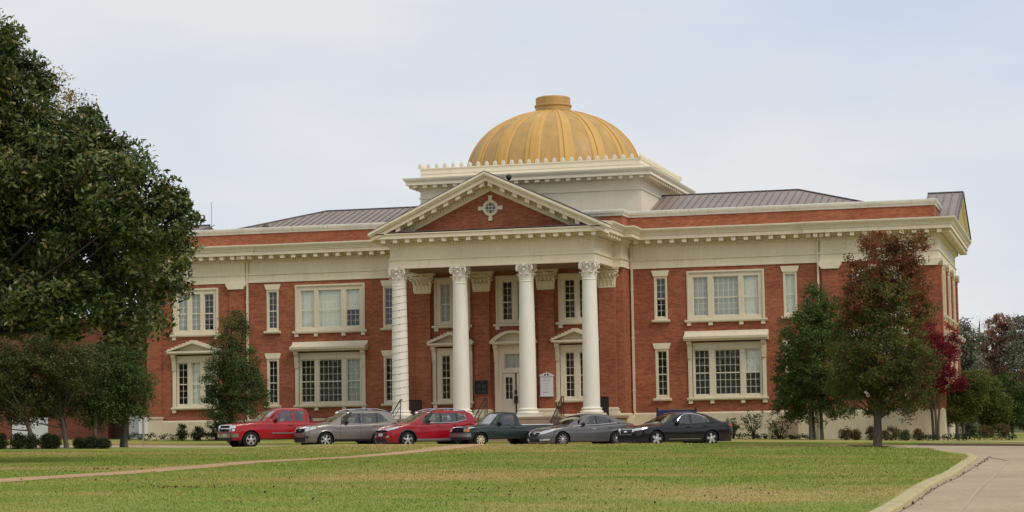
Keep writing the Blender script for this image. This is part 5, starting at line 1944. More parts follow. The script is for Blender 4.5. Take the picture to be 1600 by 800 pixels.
P6 = dict(P5, L=5.15, W=1.935, R=.355, fo=1.0, wb=2.87, sill=.24, fz=.19,
    top=[(0, .74), (.06, .82), (.3, .89), (.9, .95), (1.4, .99), (1.7, .96), (2.7, .985), (3.7, 1.03), (4.4, 1.08), (4.9, 1.09), (5.15, 1.05)],
    plan=[(0, .76), (.06, .85), (.18, .92), (.4, .97), (.9, 1), (4.2, 1), (4.75, .96), (5.05, .88), (5.15, .80)],
    nose=[(0.1, .06), (.35, 0), (.65, .01), (.9, .14)], tail=[(.2, .08), (.6, 0), (.9, .02), (1.1, .08)],
    roof=[(1.30, .97), (1.75, 1.20), (2.15, 1.40), (2.4, 1.49), (2.75, 1.535), (3.15, 1.535), (3.6, 1.48), (4.0, 1.34), (4.5, 1.10)],
    ws=(1.42, 2.26), rw=(3.68, 4.38), sw_x=[(1.9, 4.1)],
    win=[[(2.08, 1.02), (2.80, 1.02), (2.80, 1.43), (2.55, 1.42), (2.34, 1.32)], [(2.90, 1.025), (3.72, 1.08), (3.62, 1.27), (3.30, 1.40), (2.90, 1.44)]],
    pillars=[[(2.80, .96), (2.90, .96), (2.90, 1.47), (2.80, 1.47)]],
    paintp=[[(1.86, .96), (2.08, 1.02), (2.34, 1.32), (2.55, 1.42), (2.50, 1.47), (2.2, 1.37)], [(1.87, .95), (4.1, 1.04), (3.72, 1.08), (2.90, 1.025), (2.08, 1.02)], [(3.72, 1.08), (4.25, 1.07), (3.85, 1.36), (3.5, 1.46), (3.30, 1.40), (3.62, 1.27)], [(2.50, 1.47), (2.55, 1.42), (2.90, 1.44), (3.30, 1.40), (3.5, 1.46), (2.9, 1.49)]],
    chrome_line=[(2.06, 1.0), (2.20, 1.20), (2.36, 1.34), (2.56, 1.435), (2.9, 1.455), (3.3, 1.415), (3.64, 1.285), (3.76, 1.075)], mirror=(2.10, 1.05), handles=[2.66, 3.56], hdrop=.13, handle_mat=None, seams=[1.82, 2.85, 3.80],
    strip=(.13, .17, M['chrome'], 1.62, 3.3),
    lamps=[('headlight', [(-.20, .70, .80), (.0, .72, .83), (.52, .82, .87)], M['lamp'])], tails=[('taillight', [(-.3, .84, 1.0), (.30, .90, 1.02)], M['tail'])],
    rim=M['rim'], spokes=5, spw=.20, rimf=.76, spin=.1,
    nose_parts=[('grille_frame', [(-.46, .54), (.46, .54), (.54, .68), (.50, .80), (-.50, .80), (-.54, .68)], M['chrome'], .02), ('grille', [(-.42, .565), (.42, .565), (.49, .68), (.46, .775), (-.46, .775), (-.49, .68)], M['dark'], .032),
                ('lower_grille', [(-.6, .24), (.6, .24), (.62, .40), (-.62, .40)], M['trimblk'], .015), ('badge', [(-.12, .65), (.12, .65), (.12, .71), (-.12, .71)], M['chrome'], .05)],
    bars=[(.62, -.44, .44, .018, M['chrome']), (.68, -.47, .47, .018, M['chrome']), (.735, -.46, .46, .018, M['chrome'])])
def extras(root, P, mat):
    """painted side frames round the glass (belt, pillars, cant rail)"""
    Wd = P['W'] / 2
    top = smooth_pts(P['top'], 2)
    plan = smooth_pts(P['plan'], 2)
    for sgn in (-1, 1):
        k = MB()
        for poly in P.get('paintp', []):
            vs = []
            for x, z in poly:
                zb = itp(top, x) - .02
                w = Wd * itp(plan, min(max(x, .6), P['L'] - .5)) - .075 - P['tumble'] * max(0, z - zb)
                vs.append((x, sgn * (w + .001), z))
            k.add(vs, [tuple(range(len(vs)))])
        if k.v:
            k.build('window_surround', mat, root)
CARS = [
    ('pickup_truck', 'red extended-cab pickup truck with chrome grille, leftmost of the parked row', (-7.75, -20.0), P1, SILV),
    ('suv', 'champagne grey SUV with chrome roof rails parked between the two red vehicles', (-4.07, -20.0), P2, carpaint('champagne_paint', (0.235, 0.212, 0.188), .5)),
    ('suv', 'bright red compact SUV with silver roof rails in front of the left stair', (-.12, -20.0), P3, carpaint('red_suv_paint', (0.34, 0.004, 0.014), .0)),
    ('pickup_truck', 'old dark green small pickup truck with tan wheels before the entrance door', (3.32, -20.0), P4, carpaint('green_pickup_paint', (0.020, 0.036, 0.034), .1)),
    ('sedan', 'mid grey sedan with chrome-barred grille parked left of the black sedan', (7.11, -20.0), P5, carpaint('grey_sedan_paint', (0.14, 0.132, 0.132), .4)),
    ('sedan', 'glossy black sedan, rightmost of the parked row', (11.35, -20.0), P6, carpaint('black_sedan_paint', (0.006, 0.006, 0.007), .0)),
]
for nm, lb, xy, P, mt in CARS:
    if P.get('handle_mat', 0) is None:
        P['handle_mat'] = mt
    r_ = make_car(nm, lb, xy, math.atan2(.69, .72), P, mt)
    extras(r_, P, mt)
# ================================================================== VEGETATION
def leaf_mat(name, stops, rough=0.55, spec=0.35, trans=0.25, pos=None):
    m, t, b = newmat(name)
    gi = N(t, 'ShaderNodeNewGeometry')
    col = ramp(t, gi.outputs['Random Per Island'], stops)
    n1 = noise(t, coords(t), 0.55, 3, 0.6)
    col = mixc(t, 1.0, col, ramp(t, n1, [(0.32, (0.62, 0.66, 0.62)), (0.68, (1.3, 1.25, 1.2))]), 'MULTIPLY')
    if pos:
        # second colour spread in drifts through the crown
        n2 = noise(t, coords(t), pos[1], 3, 0.55)
        f = ramp(t, n2, [(pos[2], (0, 0, 0)), (pos[2] + .14, (1, 1, 1))])
        col = mixc(t, f, col, ramp(t, gi.outputs['Random Per Island'], pos[0]))
    t.links.new(col, b.inputs['Base Color'])
    b.inputs['Roughness'].default_value = rough
    setspec(b, spec)
    b.inputs['Specular IOR Level'].default_value = spec * .5
    t2 = N(t, 'ShaderNodeBsdfTranslucent')
    t.links.new(col, t2.inputs[0])
    mxs = N(t, 'ShaderNodeMixShader')
    mxs.inputs[0].default_value = trans
    o = t.nodes['Material Output']
    t.links.new(b.outputs[0], mxs.inputs[1])
    t.links.new(t2.outputs[0], mxs.inputs[2])
    t.links.new(mxs.outputs[0], o.inputs[0])
    return m
def bark(name, c):
    m, t, b = newmat(name)
    n1 = noise(t, coords(t, (6, 6, 1.2)), 2.0, 6, 0.65)
    col = ramp(t, n1, [(0.3, tuple(x * .55 for x in c)), (0.7, tuple(x * 1.25 for x in c))])
    t.links.new(col, b.inputs['Base Color'])
    b.inputs['Roughness'].default_value = 0.95
    setspec(b, 0.1)
    bump(t, b, n1, 0.8, 0.03)
    return m
M['bark'] = bark('grey_bark', (0.13, 0.11, 0.085))
M['bark_dark'] = bark('dark_bark', (0.065, 0.05, 0.038))
LM = {
 'magnolia': leaf_mat('magnolia_leaf', [(0, (0.040, 0.062, 0.017)), (.45, (0.085, 0.115, 0.030)), (.78, (0.14, 0.17, 0.046)), (.9, (0.20, 0.145, 0.055)), (1, (0.32, 0.32, 0.17))], .35, .6, .10),
 'cypress': leaf_mat('dark_needle', [(0, (0.044, 0.072, 0.026)), (.6, (0.082, 0.122, 0.042)), (1, (0.145, 0.18, 0.065))], .7, .2, .15),
 'green': leaf_mat('green_leaf', [(0, (0.034, 0.058, 0.015)), (.6, (0.072, 0.110, 0.027)), (1, (0.13, 0.165, 0.045))], .6, .25, .2),
 'maple': leaf_mat('maple_leaf', [(0, (0.060, 0.090, 0.022)), (.5, (0.110, 0.145, 0.036)), (.75, (0.16, 0.145, 0.042)), (1, (0.24, 0.095, 0.036))], .6, .25, .22),
 'maple_top': leaf_mat('maple_red_leaf', [(0, (0.09, 0.085, 0.028)), (.35, (0.16, 0.10, 0.036)), (.65, (0.28, 0.078, 0.042)), (1, (0.38, 0.13, 0.065))], .6, .25, .22),
 'crimson': leaf_mat('crimson_leaf', [(0, (0.10, 0.012, 0.018)), (.6, (0.19, 0.014, 0.030)), (1, (0.36, 0.035, 0.05))], .5, .3, .22),
 'bronze': leaf_mat('bronze_leaf', [(0, (0.045, 0.065, 0.020)), (.5, (0.085, 0.105, 0.034)), (.85, (0.13, 0.12, 0.044)), (1, (0.18, 0.11, 0.05))], .6, .25, .15),
 'yellow': leaf_mat('yellow_leaf', [(0, (0.20, 0.13, 0.035)), (.6, (0.30, 0.20, 0.055)), (1, (0.36, 0.27, 0.09))], .6, .2, .25),
 'holly': leaf_mat('hedge_leaf', [(0, (0.022, 0.032, 0.012)), (.7, (0.045, 0.060, 0.022)), (1, (0.08, 0.09, 0.036))], .6, .25, .1),
 'dry': leaf_mat('rusty_leaf', [(0, (0.11, 0.07, 0.035)), (.6, (0.18, 0.12, 0.058)), (1, (0.16, 0.15, 0.07))], .6, .2, .15),
 'pine': leaf_mat('hazed_pine_needle', [(0, (0.16, 0.16, 0.105)), (.6, (0.22, 0.215, 0.14)), (1, (0.28, 0.27, 0.19))], .7, .15, .15),  # far pines: leaf colour brightened to stand in for haze
 'oak': leaf_mat('hazed_oak_leaf', [(0, (0.26, 0.14, 0.10)), (.6, (0.35, 0.18, 0.13)), (1, (0.38, 0.25, 0.18))], .7, .15, .15),  # distance haze painted in as a paler leaf colour
 'twig': leaf_mat('bare_twig', [(0, (0.20, 0.18, 0.165)), (1, (0.30, 0.27, 0.25))], .9, .1, .0),
 'far': leaf_mat('hazed_far_leaf', [(0, (0.15, 0.145, 0.115)), (.6, (0.21, 0.19, 0.15)), (1, (0.28, 0.235, 0.18))], .7, .15, .15),  # paled colour carries the haze of the far trees
 'leafmid': leaf_mat('mid_green_leaf', [(0, (0.050, 0.080, 0.022)), (.6, (0.095, 0.140, 0.040)), (1, (0.16, 0.20, 0.065))], .6, .2, .22),
 'lime': leaf_mat('light_green_leaf', [(0, (0.060, 0.085, 0.018)), (.6, (0.13, 0.165, 0.036)), (1, (0.22, 0.21, 0.055))], .6, .25, .22),
}
def leaf_object(name, mat, parent, pos, size, rng, aspect=.45, droop=0.2, fold=.15, updir=.5):
    """diamond leaf faces, one island each"""
    n = len(pos)
    ax = rng.normal(size=(n, 3))
    ax[:, 2] = ax[:, 2] * .8 - droop
    ax /= np.linalg.norm(ax, axis=1)[:, None] + 1e-9
    nr = rng.normal(size=(n, 3))
    nr[:, 2] += updir
    sd = np.cross(ax, nr)
    sd /= np.linalg.norm(sd, axis=1)[:, None] + 1e-9
    nn = np.cross(sd, ax)
    s = (size * rng.uniform(.65, 1.3, n))[:, None]
    a = pos - ax * s * .5
    m_ = pos - ax * s * .05 + nn * s * fold * .3
    v = np.empty((n, 4, 3))
    v[:, 0] = a
    v[:, 1] = m_ + sd * s * aspect * .5
    v[:, 2] = pos + ax * s * .5 - nn * s * fold * .5
    v[:, 3] = m_ - sd * s * aspect * .5
    me = bpy.data.meshes.new(name)
    me.vertices.add(n * 4)
    me.vertices.foreach_set('co', v.reshape(-1).astype(np.float32))
    me.loops.add(n * 4)
    me.loops.foreach_set('vertex_index', np.arange(n * 4, dtype=np.int32))
    me.polygons.add(n)
    me.polygons.foreach_set('loop_start', np.arange(0, n * 4, 4, dtype=np.int32))
    me.update(calc_edges=True)
    me.materials.append(mat)
    o = bpy.data.objects.new(name, me)
    COL.objects.link(o)
    if parent is not None:
        o.parent = parent
    return o
def clump_points(rng, centers, radii, per):
    c = np.repeat(centers, per, axis=0)
    r = np.repeat(radii, per)
    d = rng.normal(size=c.shape)
    d /= np.linalg.norm(d, axis=1)[:, None]
    u = rng.uniform(0, 1, len(c)) ** .5
    return c + d * (r * u)[:, None] * np.array([1, 1, .75])
def lobe_centers(rng, lobes, n, inner=.25):
    """clump centres spread through a set of ellipsoids (x,y,z,rx,ry,rz)"""
    Lb = np.array(lobes, float)
    wgt = (Lb[:, 3] * Lb[:, 4] * Lb[:, 5]) ** .75
    k = rng.choice(len(Lb), n, p=wgt / wgt.sum())
    d = rng.normal(size=(n, 3))
    d /= np.linalg.norm(d, axis=1)[:, None]
    u = rng.uniform(inner ** 3, 1, n) ** (1 / 3)
    return Lb[k, :3] + d * Lb[k, 3:6] * u[:, None]
def limb(b, p0, p1, r0, r1, rng, sag=.12, n=5):
    p0, p1 = np.array(p0), np.array(p1)
    L_ = np.linalg.norm(p1 - p0)
    off = rng.normal(size=3) * L_ * .04
    pts, rad = [], []
    for q in range(n + 1):
        t = q / n
        p = p0 + (p1 - p0) * t + off * math.sin(math.pi * t)
        p[2] += -sag * L_ * math.sin(math.pi * t)
        pts.append(tuple(p))
        rad.append(r0 + (r1 - r0) * t)
    b.tube(pts, rad, 6)
def tree(name, label, cat, base, lobes, mat, n_cl, per, leaf, cl_r, seed, trunk_r=.2, trunk_top=.7, bark_m=None, group=None, nlimbs=24, stems=1, aspect=.5, inner=.25, second=None, fork=.25, updir=.5, keep=None, steep=.62):
    rng = np.random.default_rng(seed)
    bx, by = base
    bz = gz(bx, by)
    root = empty(name, (bx, by, bz))
    tag(root, label, cat, group)
    Lb = np.array(lobes, float)
    Lb[:, 0] -= bx
    Lb[:, 1] -= by
    Lb[:, 2] -= bz
    cen = lobe_centers(rng, Lb, n_cl, inner)
    if keep is not None:
        cen = cen[[keep(*q) for q in (cen + np.array([bx, by, bz]))]]
    cen = cen[cen[:, 2] > .25]
    rad = cl_r * rng.uniform(.6, 1.25, len(cen))
    pos = clump_points(rng, cen, rad, per)
    ztop = (Lb[:, 2] + Lb[:, 5]).max() * trunk_top
    cx, cy = np.average(Lb[:, :2], axis=0, weights=Lb[:, 3])
    b = MB()
    for st in range(stems):
        ox, oy = (0, 0) if stems == 1 else (rng.uniform(-.35, .35), rng.uniform(-.2, .2))
        sx, sy = (cx * .8, cy * .8) if stems == 1 else (rng.uniform(-.9, .9) * Lb[:, 3].max() * .5, rng.uniform(-.9, .9) * .8)
        pts, rr = [(ox, oy, -.15)], [trunk_r * 1.55]
        K = 9
        for q in range(K + 1):
            t = q / K
            pts.append((ox + sx * t ** 1.3 + .05 * math.sin(5 * t + seed), oy + sy * t ** 1.3, .12 + ztop * t))
            rr.append(trunk_r * (1.12 - t * .92) if t > .02 else trunk_r * 1.2)
        b.tube(pts, rr, 10)
    up_c = cen[cen[:, 2] > ztop * (fork + .12)]
    far = up_c[np.argsort(rng.uniform(size=len(up_c)))[:nlimbs]]
    for c in far:
        t = rng.uniform(fork, .8)
        zz = min(.12 + ztop * t, max(c[2] - .3, .3) if stems > 1 else max(min(c[2] * steep, c[2] - .55 * math.hypot(c[0] - cx, c[1] - cy)), ztop * fork))
        t = (zz - .12) / ztop
        p0 = (cx * .8 * max(t, 0) ** 1.3 if stems == 1 else 0, cy * .8 * max(t, 0) ** 1.3 if stems == 1 else 0, zz)
        limb(b, p0, c, trunk_r * .42 * (1 - .5 * t), trunk_r * .06, rng, sag=.05 if c[2] > zz else -.02)
    b.build('trunk', bark_m or M['bark'], root, smooth=60, fix=False)
    leaf_object('crown', mat, root, pos, leaf, rng, aspect, updir=updir)
    if second:
        for nm, m2, lob2, n2, per2 in second:
            L2 = np.array(lob2, float)
            L2[:, 0] -= bx
            L2[:, 1] -= by
            L2[:, 2] -= bz
            c2 = lobe_centers(rng, L2, n2, inner)
            p2 = clump_points(rng, c2, cl_r * rng.uniform(.6, 1.2, len(c2)), per2)
            leaf_object(nm, m2, root, p2, leaf, rng, aspect, updir=updir)
    return root

def PL(d, items, dj=0.0, seed=0):
    """ellipsoid lobes from (pixel x, pixel y, rx px, ry px) at depth d, with depth spread dj (m)"""
    rr = random.Random(seed)
    out_ = []
    for it in items:
        px, py, rx, ry = it[:4]
        dd = d + (it[4] if len(it) > 4 else rr.uniform(-dj, dj))
        p = at(px, py, dd)
        k = dd / FPX
        out_.append((p.x, p.y, p.z, rx * k, min(rx, ry) * k * 1.0, ry * k))
    return out_

# big magnolia, left foreground
D = 70
mag = PL(D, [(-60, 90, 95, 95), (-8, 150, 88, 82), (48, 252, 98, 92), (-40, 260, 140, 120), (122, 250, 82, 84), (195, 302, 72, 70), (245, 352, 66, 64), (238, 425, 60, 66), (205, 492, 56, 56),
             (112, 470, 80, 64), (25, 450, 95, 76), (-70, 445, 110, 78), (60, 360, 120, 110), (150, 390, 100, 95), (-60, 330, 140, 120), (60, 490, 60, 42)], 2.6, 3)
p = at(-75, 700, D)
tree('magnolia_tree', 'huge dark glossy evergreen magnolia filling the left foreground', 'tree', (p.x, p.y), mag, LM['magnolia'], 1300, 112, .23, .60, 11,
     trunk_r=.30, trunk_top=.8, bark_m=M['bark_dark'], nlimbs=24, aspect=.42, inner=.2, fork=.36, updir=.8)
# yellowing tree behind it
D = 84
p = at(-45, 700, D)
tree('yellowing_tree', 'thin yellow-leaved tree showing behind the top of the magnolia', 'tree', (p.x, p.y), PL(D, [(90, 150, 42, 42), (60, 140, 40, 40), (110, 200, 50, 55), (60, 260, 90, 80)], 1.0, 5),
     LM['yellow'], 260, 30, .12, .5, 12, trunk_r=.085, trunk_top=.9, nlimbs=40, aspect=.5)

# small trees under the magnolia
D = 92
for i, (lb, cx_, cy_, lob, mt, seed, st, cnt) in enumerate([
    ('small bronze-green tree at the far left edge of the photo', 52, 706, [(-10, 580, 42, 55), (20, 590, 30, 45), (-5, 630, 40, 35)], 'bronze', 21, 1, 200),
    ('dark bronze-tinged tree left of the white-framed annex window', 104, 706, [(60, 590, 60, 60), (100, 570, 50, 62), (45, 630, 42, 38), (90, 636, 44, 30), (20, 600, 30, 50), (60, 560, 70, 34), (130, 572, 36, 34)], 'bronze', 22, 1, 460),
    ('small dark tree with a slim trunk right of the annex doorway', 150, 702, [(150, 640, 32, 32), (135, 600, 24, 40), (165, 620, 25, 30)], 'leafmid', 23, 1, 150),
    ('round green two-stemmed tree against the left corner of the brick hall', 197, 700, [(195, 600, 42, 56), (170, 580, 36, 48), (215, 615, 30, 40), (180, 565, 48, 36), (185, 640, 40, 26)], 'leafmid', 24, 2, 300)]):
    p = at(cx_, cy_, D + i * 1.2)
    tree('small_tree', lb, 'tree', (p.x, p.y), PL(D + i * 1.2, lob, .8, seed), LM[mt], int(cnt * 1.2), 66, .115, .42, seed, trunk_r=.11, trunk_top=.7, stems=st, nlimbs=26, group='small trees left of the hall')
# dark conifer before the left pavilion
D = 112
p = at(360, 696, D)
tree('conifer_tree', 'dense dark green upright tree hiding part of the left pavilion, behind the red pickup', 'tree', (p.x, p.y),
     PL(D, [(366, 520, 22, 38), (362, 560, 36, 48), (366, 600, 46, 44), (350, 625, 42, 28), (394, 626, 30, 28), (338, 590, 24, 26), (370, 500, 10, 16), (385, 575, 26, 30), (362, 645, 48, 18), (360, 668, 40, 16)], .8, 31),
     LM['cypress'], 430, 76, .105, .40, 31, trunk_r=.13, trunk_top=.85, nlimbs=30)
# right: green tree, red maple, crimson bush, green clump
D = 103
p = at(1275, 694, D)
tree('bushy_tree', 'bushy dark green multi-stemmed tree against the right wing, left of the red maple', 'tree', (p.x, p.y),
     PL(D, [(1272, 475, 26, 36), (1262, 530, 44, 50), (1290, 560, 50, 60), (1240, 585, 32, 44), (1270, 612, 56, 34), (1232, 630, 28, 22), (1312, 620, 32, 34), (1300, 500, 22, 40), (1318, 570, 24, 40), (1270, 645, 50, 16)], .8, 41),
     LM['leafmid'], 760, 76, .115, .38, 41, trunk_r=.085, trunk_top=.75, stems=3, nlimbs=34)
D = 79
p = at(1370, 703.5, D)
mp_ = PL(D, [(1378, 545, 62, 70), (1330, 560, 44, 55), (1420, 560, 48, 60), (1345, 600, 56, 38), (1400, 610, 52, 36), (1435, 618, 30, 26), (1312, 520, 22, 32), (1385, 470, 55, 60), (1320, 590, 30, 35), (1345, 480, 30, 45), (1318, 490, 18, 28), (1440, 485, 22, 34), (1390, 645, 60, 12)], 1.0, 51)
mt_ = PL(D, [(1395, 420, 38, 44), (1360, 390, 22, 28), (1355, 440, 36, 46), (1418, 400, 30, 36), (1440, 384, 11, 22), (1326, 410, 13, 18), (1380, 380, 24, 18), (1432, 450, 24, 40), (1385, 470, 45, 45), (1340, 470, 30, 40)], .8, 52)
tree('maple_tree', 'tall autumn maple with rusty red top standing on the lawn tip', 'tree', (p.x, p.y), mp_, LM['maple'], 680, 66, .10, .34, 51,
     trunk_r=.155, trunk_top=.86, nlimbs=60, second=[('crown', LM['maple_top'], mt_, 400, 60)], fork=.16, inner=.2)
D = 106
p = at(1462, 694, D)
tree('crimson_shrub', 'vivid crimson-leaved small tree against the right corner of the hall', 'tree', (p.x, p.y),
     PL(D, [(1448, 530, 22, 34), (1462, 560, 30, 40), (1486, 536, 16, 26), (1440, 590, 34, 30), (1478, 590, 24, 24), (1500, 600, 12, 12)], .6, 61),
     LM['crimson'], 300, 70, .10, .34, 61, trunk_r=.07, trunk_top=.8, stems=3, nlimbs=22)
for i, (lb, bx_, lob, mt, dd, st) in enumerate([
    ('yellow-green multi-stemmed tree just right of the crimson one', 1498, [(1500, 628, 34, 34), (1520, 605, 26, 26), (1478, 640, 26, 24)], 'lime', 108, 4),
    ('light green bushy tree beyond the right corner of the hall', 1545, [(1535, 620, 30, 38), (1552, 640, 30, 26)], 'lime', 118, 3),
    ('dark green tree beside the drive at the right edge', 1582, [(1575, 625, 30, 40), (1560, 650, 26, 26), (1600, 640, 30, 34)], 'green', 122, 2)]):
    p = at(bx_, 692, dd)
    tree('garden_tree', lb, 'tree', (p.x, p.y), PL(dd, lob, .6, 70 + i), LM[mt], 300, 70, .12, .42, 70 + i, trunk_r=.08, trunk_top=.7, stems=st, nlimbs=22, group='trees right of the hall')

# far tree line on the right
FT = [
 (1510, 232, [(1510, 530, 24, 34), (1512, 580, 30, 50), (1505, 640, 30, 50)], 'pine', 'dense dark pine beyond the right end of the hall', 150),
 (1532, 250, [(1535, 520, 22, 26), (1530, 570, 26, 40), (1536, 630, 28, 50)], 'twig', 'bare grey-twigged tree between the dark pine and the rusty oak', 110),
 (1562, 240, [(1564, 510, 26, 17), (1546, 530, 22, 16), (1582, 530, 20, 16), (1560, 548, 30, 20), (1566, 580, 26, 24)], 'oak', 'rusty red-crowned oak, tallest of the far trees', 190),
 (1545, 262, [(1545, 560, 40, 40), (1560, 610, 44, 50), (1530, 650, 40, 40)], 'far', 'brownish woodland tree behind the light green garden tree', 150),
 (1596, 236, [(1598, 520, 24, 26), (1590, 555, 26, 24), (1604, 590, 28, 36)], 'pine', 'dark green pine at the right edge of the photo', 140),
 (1580, 225, [(1585, 610, 28, 36), (1575, 650, 34, 36), (1600, 650, 30, 40)], 'dry', 'russet low tree before the far pines at the right edge', 130),
 (1640, 240, [(1640, 530, 40, 50), (1640, 600, 50, 70)], 'far', 'dull brown tree just past the right edge of the photo', 120),
 (1500, 262, [(1490, 560, 36, 60), (1480, 640, 40, 50)], 'far', 'shadowy tree low behind the right corner of the hall', 110)]
for i, (bx_, dd, lob, mt, lb, cnt) in enumerate(FT):
    p = at(bx_, 690, dd)
    tree('woodland_tree', lb, 'tree', (p.x, p.y), PL(dd, lob, 1.2, 90 + i), LM[mt], cnt, 30 if mt == 'twig' else 44, .34 if mt != 'twig' else .42, .9 if mt != 'oak' else .7, 90 + i, trunk_r=.22, trunk_top=.95, nlimbs=30,
         aspect=.55 if mt != 'twig' else .05, group='woodland trees beyond the drive')
rng = np.random.default_rng(5)
# distant wood as one mass closing the horizon
n = 30000
ang = rng.uniform(-math.pi, math.pi, n)
front = np.abs(ang + .1) < .6
dist = np.where(front, rng.uniform(300, 345, n), rng.uniform(120, 160, n))  # nearer belt, unseen behind the camera, added to darken reflections
dirx = np.sin(-ang - YAW * 0)
hgt = rng.uniform(0, 1, n) ** .8 * (12 + 3 * np.sin(ang * 37) + 2 * np.sin(ang * 91 + 1))
wpos = np.stack([CAM.x + np.sin(ang - .0) * dist, CAM.y + np.cos(ang) * dist, hgt], 1)
wd = leaf_object('distant_wood', LM['far'], None, wpos, 2.5, rng, .8)
wd['kind'] = 'stuff'

# shrubs
def shrub(name, label, px, py, d, rx, ry, mat, seed, cnt=60, leaf=.08, group=None, leggy=False, up=.5):
    p = at(px, py, d)
    rg = np.random.default_rng(seed)
    bz = gz(p.x, p.y) + .02
    root = empty(name, (p.x, p.y, bz))
    tag(root, label, 'shrub', group)
    k = d / FPX
    RX, RZ = rx * k, ry * k
    if leggy:
        cen = []
        b = MB()
        for q in range(9):
            a = rg.uniform(0, 2 * math.pi)
            tip = np.array([math.cos(a) * RX * rg.uniform(.3, 1), math.sin(a) * RX * rg.uniform(.2, .7), RZ * 2 * rg.uniform(.55, 1.0)])
            limb(b, (0, 0, 0), tip, .025, .008, rg, sag=-.05)
            for u in (.45, .6, .75, .9, 1.0):
                cen.append(tip * u + rg.normal(size=3) * .10)
        b.build('stem', M['bark_dark'], root, fix=False)
        cen = np.array(cen)
        pos = clump_points(rg, cen, np.full(len(cen), .19), 15)
    else:
        cen = lobe_centers(rg, [(0, 0, RZ * .95, RX * .85, RX * .75, RZ * .9)], cnt, .5)
        cen = cen[cen[:, 2] > .03]
        pos = clump_points(rg, cen, np.full(len(cen), .17), 30)
        b = MB()
        for q in range(6):
            a = q * 1.05
            b.tube([(0, 0, -.05), (math.cos(a) * RX * .3, math.sin(a) * RX * .3, RZ * .8)], [.03, .012], 5)
        b.build('stem', M['bark_dark'], root, fix=False)
    leaf_object('foliage', mat, root, pos, leaf, rg, .5, updir=up)
for i, (px, rx, ry, lb) in enumerate([(2, 12, 17, 'clipped round dark bush at the very left edge'), (28, 15, 17, 'clipped round dark bush, second from the left edge'), (48, 13, 16, 'clipped round dark bush just left of the pale tree trunk'),
                                      (72, 15, 16, 'clipped round dark bush just right of the pale tree trunk'), (84, 12, 15, 'clipped round dark bush at the right end of the left bush row'), (125, 12, 12, 'small clipped bush left of the annex doorway jamb'),
                                      (143, 13, 13, 'small clipped bush before the annex white panel'), (162, 12, 11, 'small clipped bush beside the slim dark tree trunk')]):
    shrub('round_bush', lb, px, 699 - (3 if i > 4 else 0), 92, rx * .85, ry * .82, LM['holly'], 200 + i, 90, .075, 'clipped bushes left of the hall')
for i, (px, rx, ry, lb) in enumerate([(284, 9, 15, 'small leggy shrub before the left base wall, nearest the white sign'), (309, 12, 12, 'dark low shrub in the middle of the left base wall'), (338, 14, 16, 'dark low shrub just left of the red pickup')]):
    shrub('base_shrub', lb, px, 688, 113, rx, ry, LM['holly'], 230 + i, 45, .08, 'shrubs along the base of the hall')
for i, (px, rx, ry, lb) in enumerate([(1146, 16, 17, 'leggy open shrub just behind the black sedan tail'), (1178, 18, 22, 'tallest leggy open shrub under the right wing windows'), (1218, 24, 17, 'spreading leggy shrub before the basement vent')]):
    shrub('leggy_shrub', lb, px, 690, 106, rx, ry, LM['lime'], 250 + i, 60, .10, 'open shrubs under the right wing', leggy=True)
for i, (px, rx, ry, mt, lb) in enumerate([(1322, 12, 11, 'dry', 'rusty brown shrub left of the maple trunk'), (1338, 7, 10, 'dry', 'narrow rusty shrub close left of the maple trunk'), (1362, 8, 12, 'dry', 'rusty shrub half hidden behind the maple trunk'),
                                          (1393, 15, 12, 'dry', 'widest rusty shrub right of the maple trunk'), (1414, 7, 9, 'green', 'small greenish shrub between the two rusty ones right of the maple'), (1436, 7, 10, 'dry', 'small upright rusty shrub nearest the hall corner')]):
    shrub('base_shrub', lb, px, 690, 104, rx, ry, LM[mt], 270 + i, 40, .085, 'shrubs along the base of the hall')
for i, (px, rx, ry, lb) in enumerate([(1515, 14, 11, 'dark bush under the yellow-green tree right of the hall'), (1540, 16, 10, 'brown-green bush beyond the right hedge'), (1568, 14, 11, 'reddish bush behind the right hedge end')]):
    shrub('base_shrub', lb, px, 690, 116, rx, ry, LM['dry' if i else 'holly'], 290 + i, 45, .09, 'shrubs along the base of the hall')
def hedge(label, x0, y0, x1, y1, h, w, mat, seed):
    rg = np.random.default_rng(seed)
    L_ = math.hypot(x1 - x0, y1 - y0)
    n_ = int(L_ * 26)
    u = rg.uniform(0, 1, n_)
    v = rg.uniform(-1, 1, n_)
    zz = rg.uniform(0, 1, n_) ** .6
    cx_ = x0 + (x1 - x0) * u - (y1 - y0) / L_ * v * w * .5
    cy_ = y0 + (y1 - y0) * u + (x1 - x0) / L_ * v * w * .5
    base = np.array([gz(a, c) for a, c in zip(cx_, cy_)])
    cz_ = base + .05 + zz * h * (.85 + .25 * np.sin(u * L_ * 1.7) * .5)
    pos = clump_points(rg, np.stack([cx_, cy_, cz_], 1), np.full(n_, .16), 16)
    pos[:, 2] = np.maximum(pos[:, 2], base.min() + .02)
    tag(leaf_object('low_hedge', mat, None, pos, .085, rg, .5), label, 'hedge', 'low hedges along the hall')
hedge('low dark hedge running along the left base wall from the annex to the pickup', -22.5, -3.2, -10.5, -3.2, .42, 1.0, LM['holly'], 300)
hedge('low green hedge at the right corner of the hall beside the drive', 19.5, -4.6, 26.2, -4.2, .34, 1.3, LM['holly'], 301)
hedge('low ground-hugging hedge under the right wing windows', 8.2, -2.6, 15.8, -2.6, .26, .9, LM['holly'], 302)

# mulch ring at the maple
p = at(1370, 703.5, 79)
structure(sheet('mulch_ring', [(p.x + 1.15 * math.cos(a * math.pi / 8), p.y + .95 * math.sin(a * math.pi / 8)) for a in range(16)], .03, .6, M['mulch'], 0.0, crest))

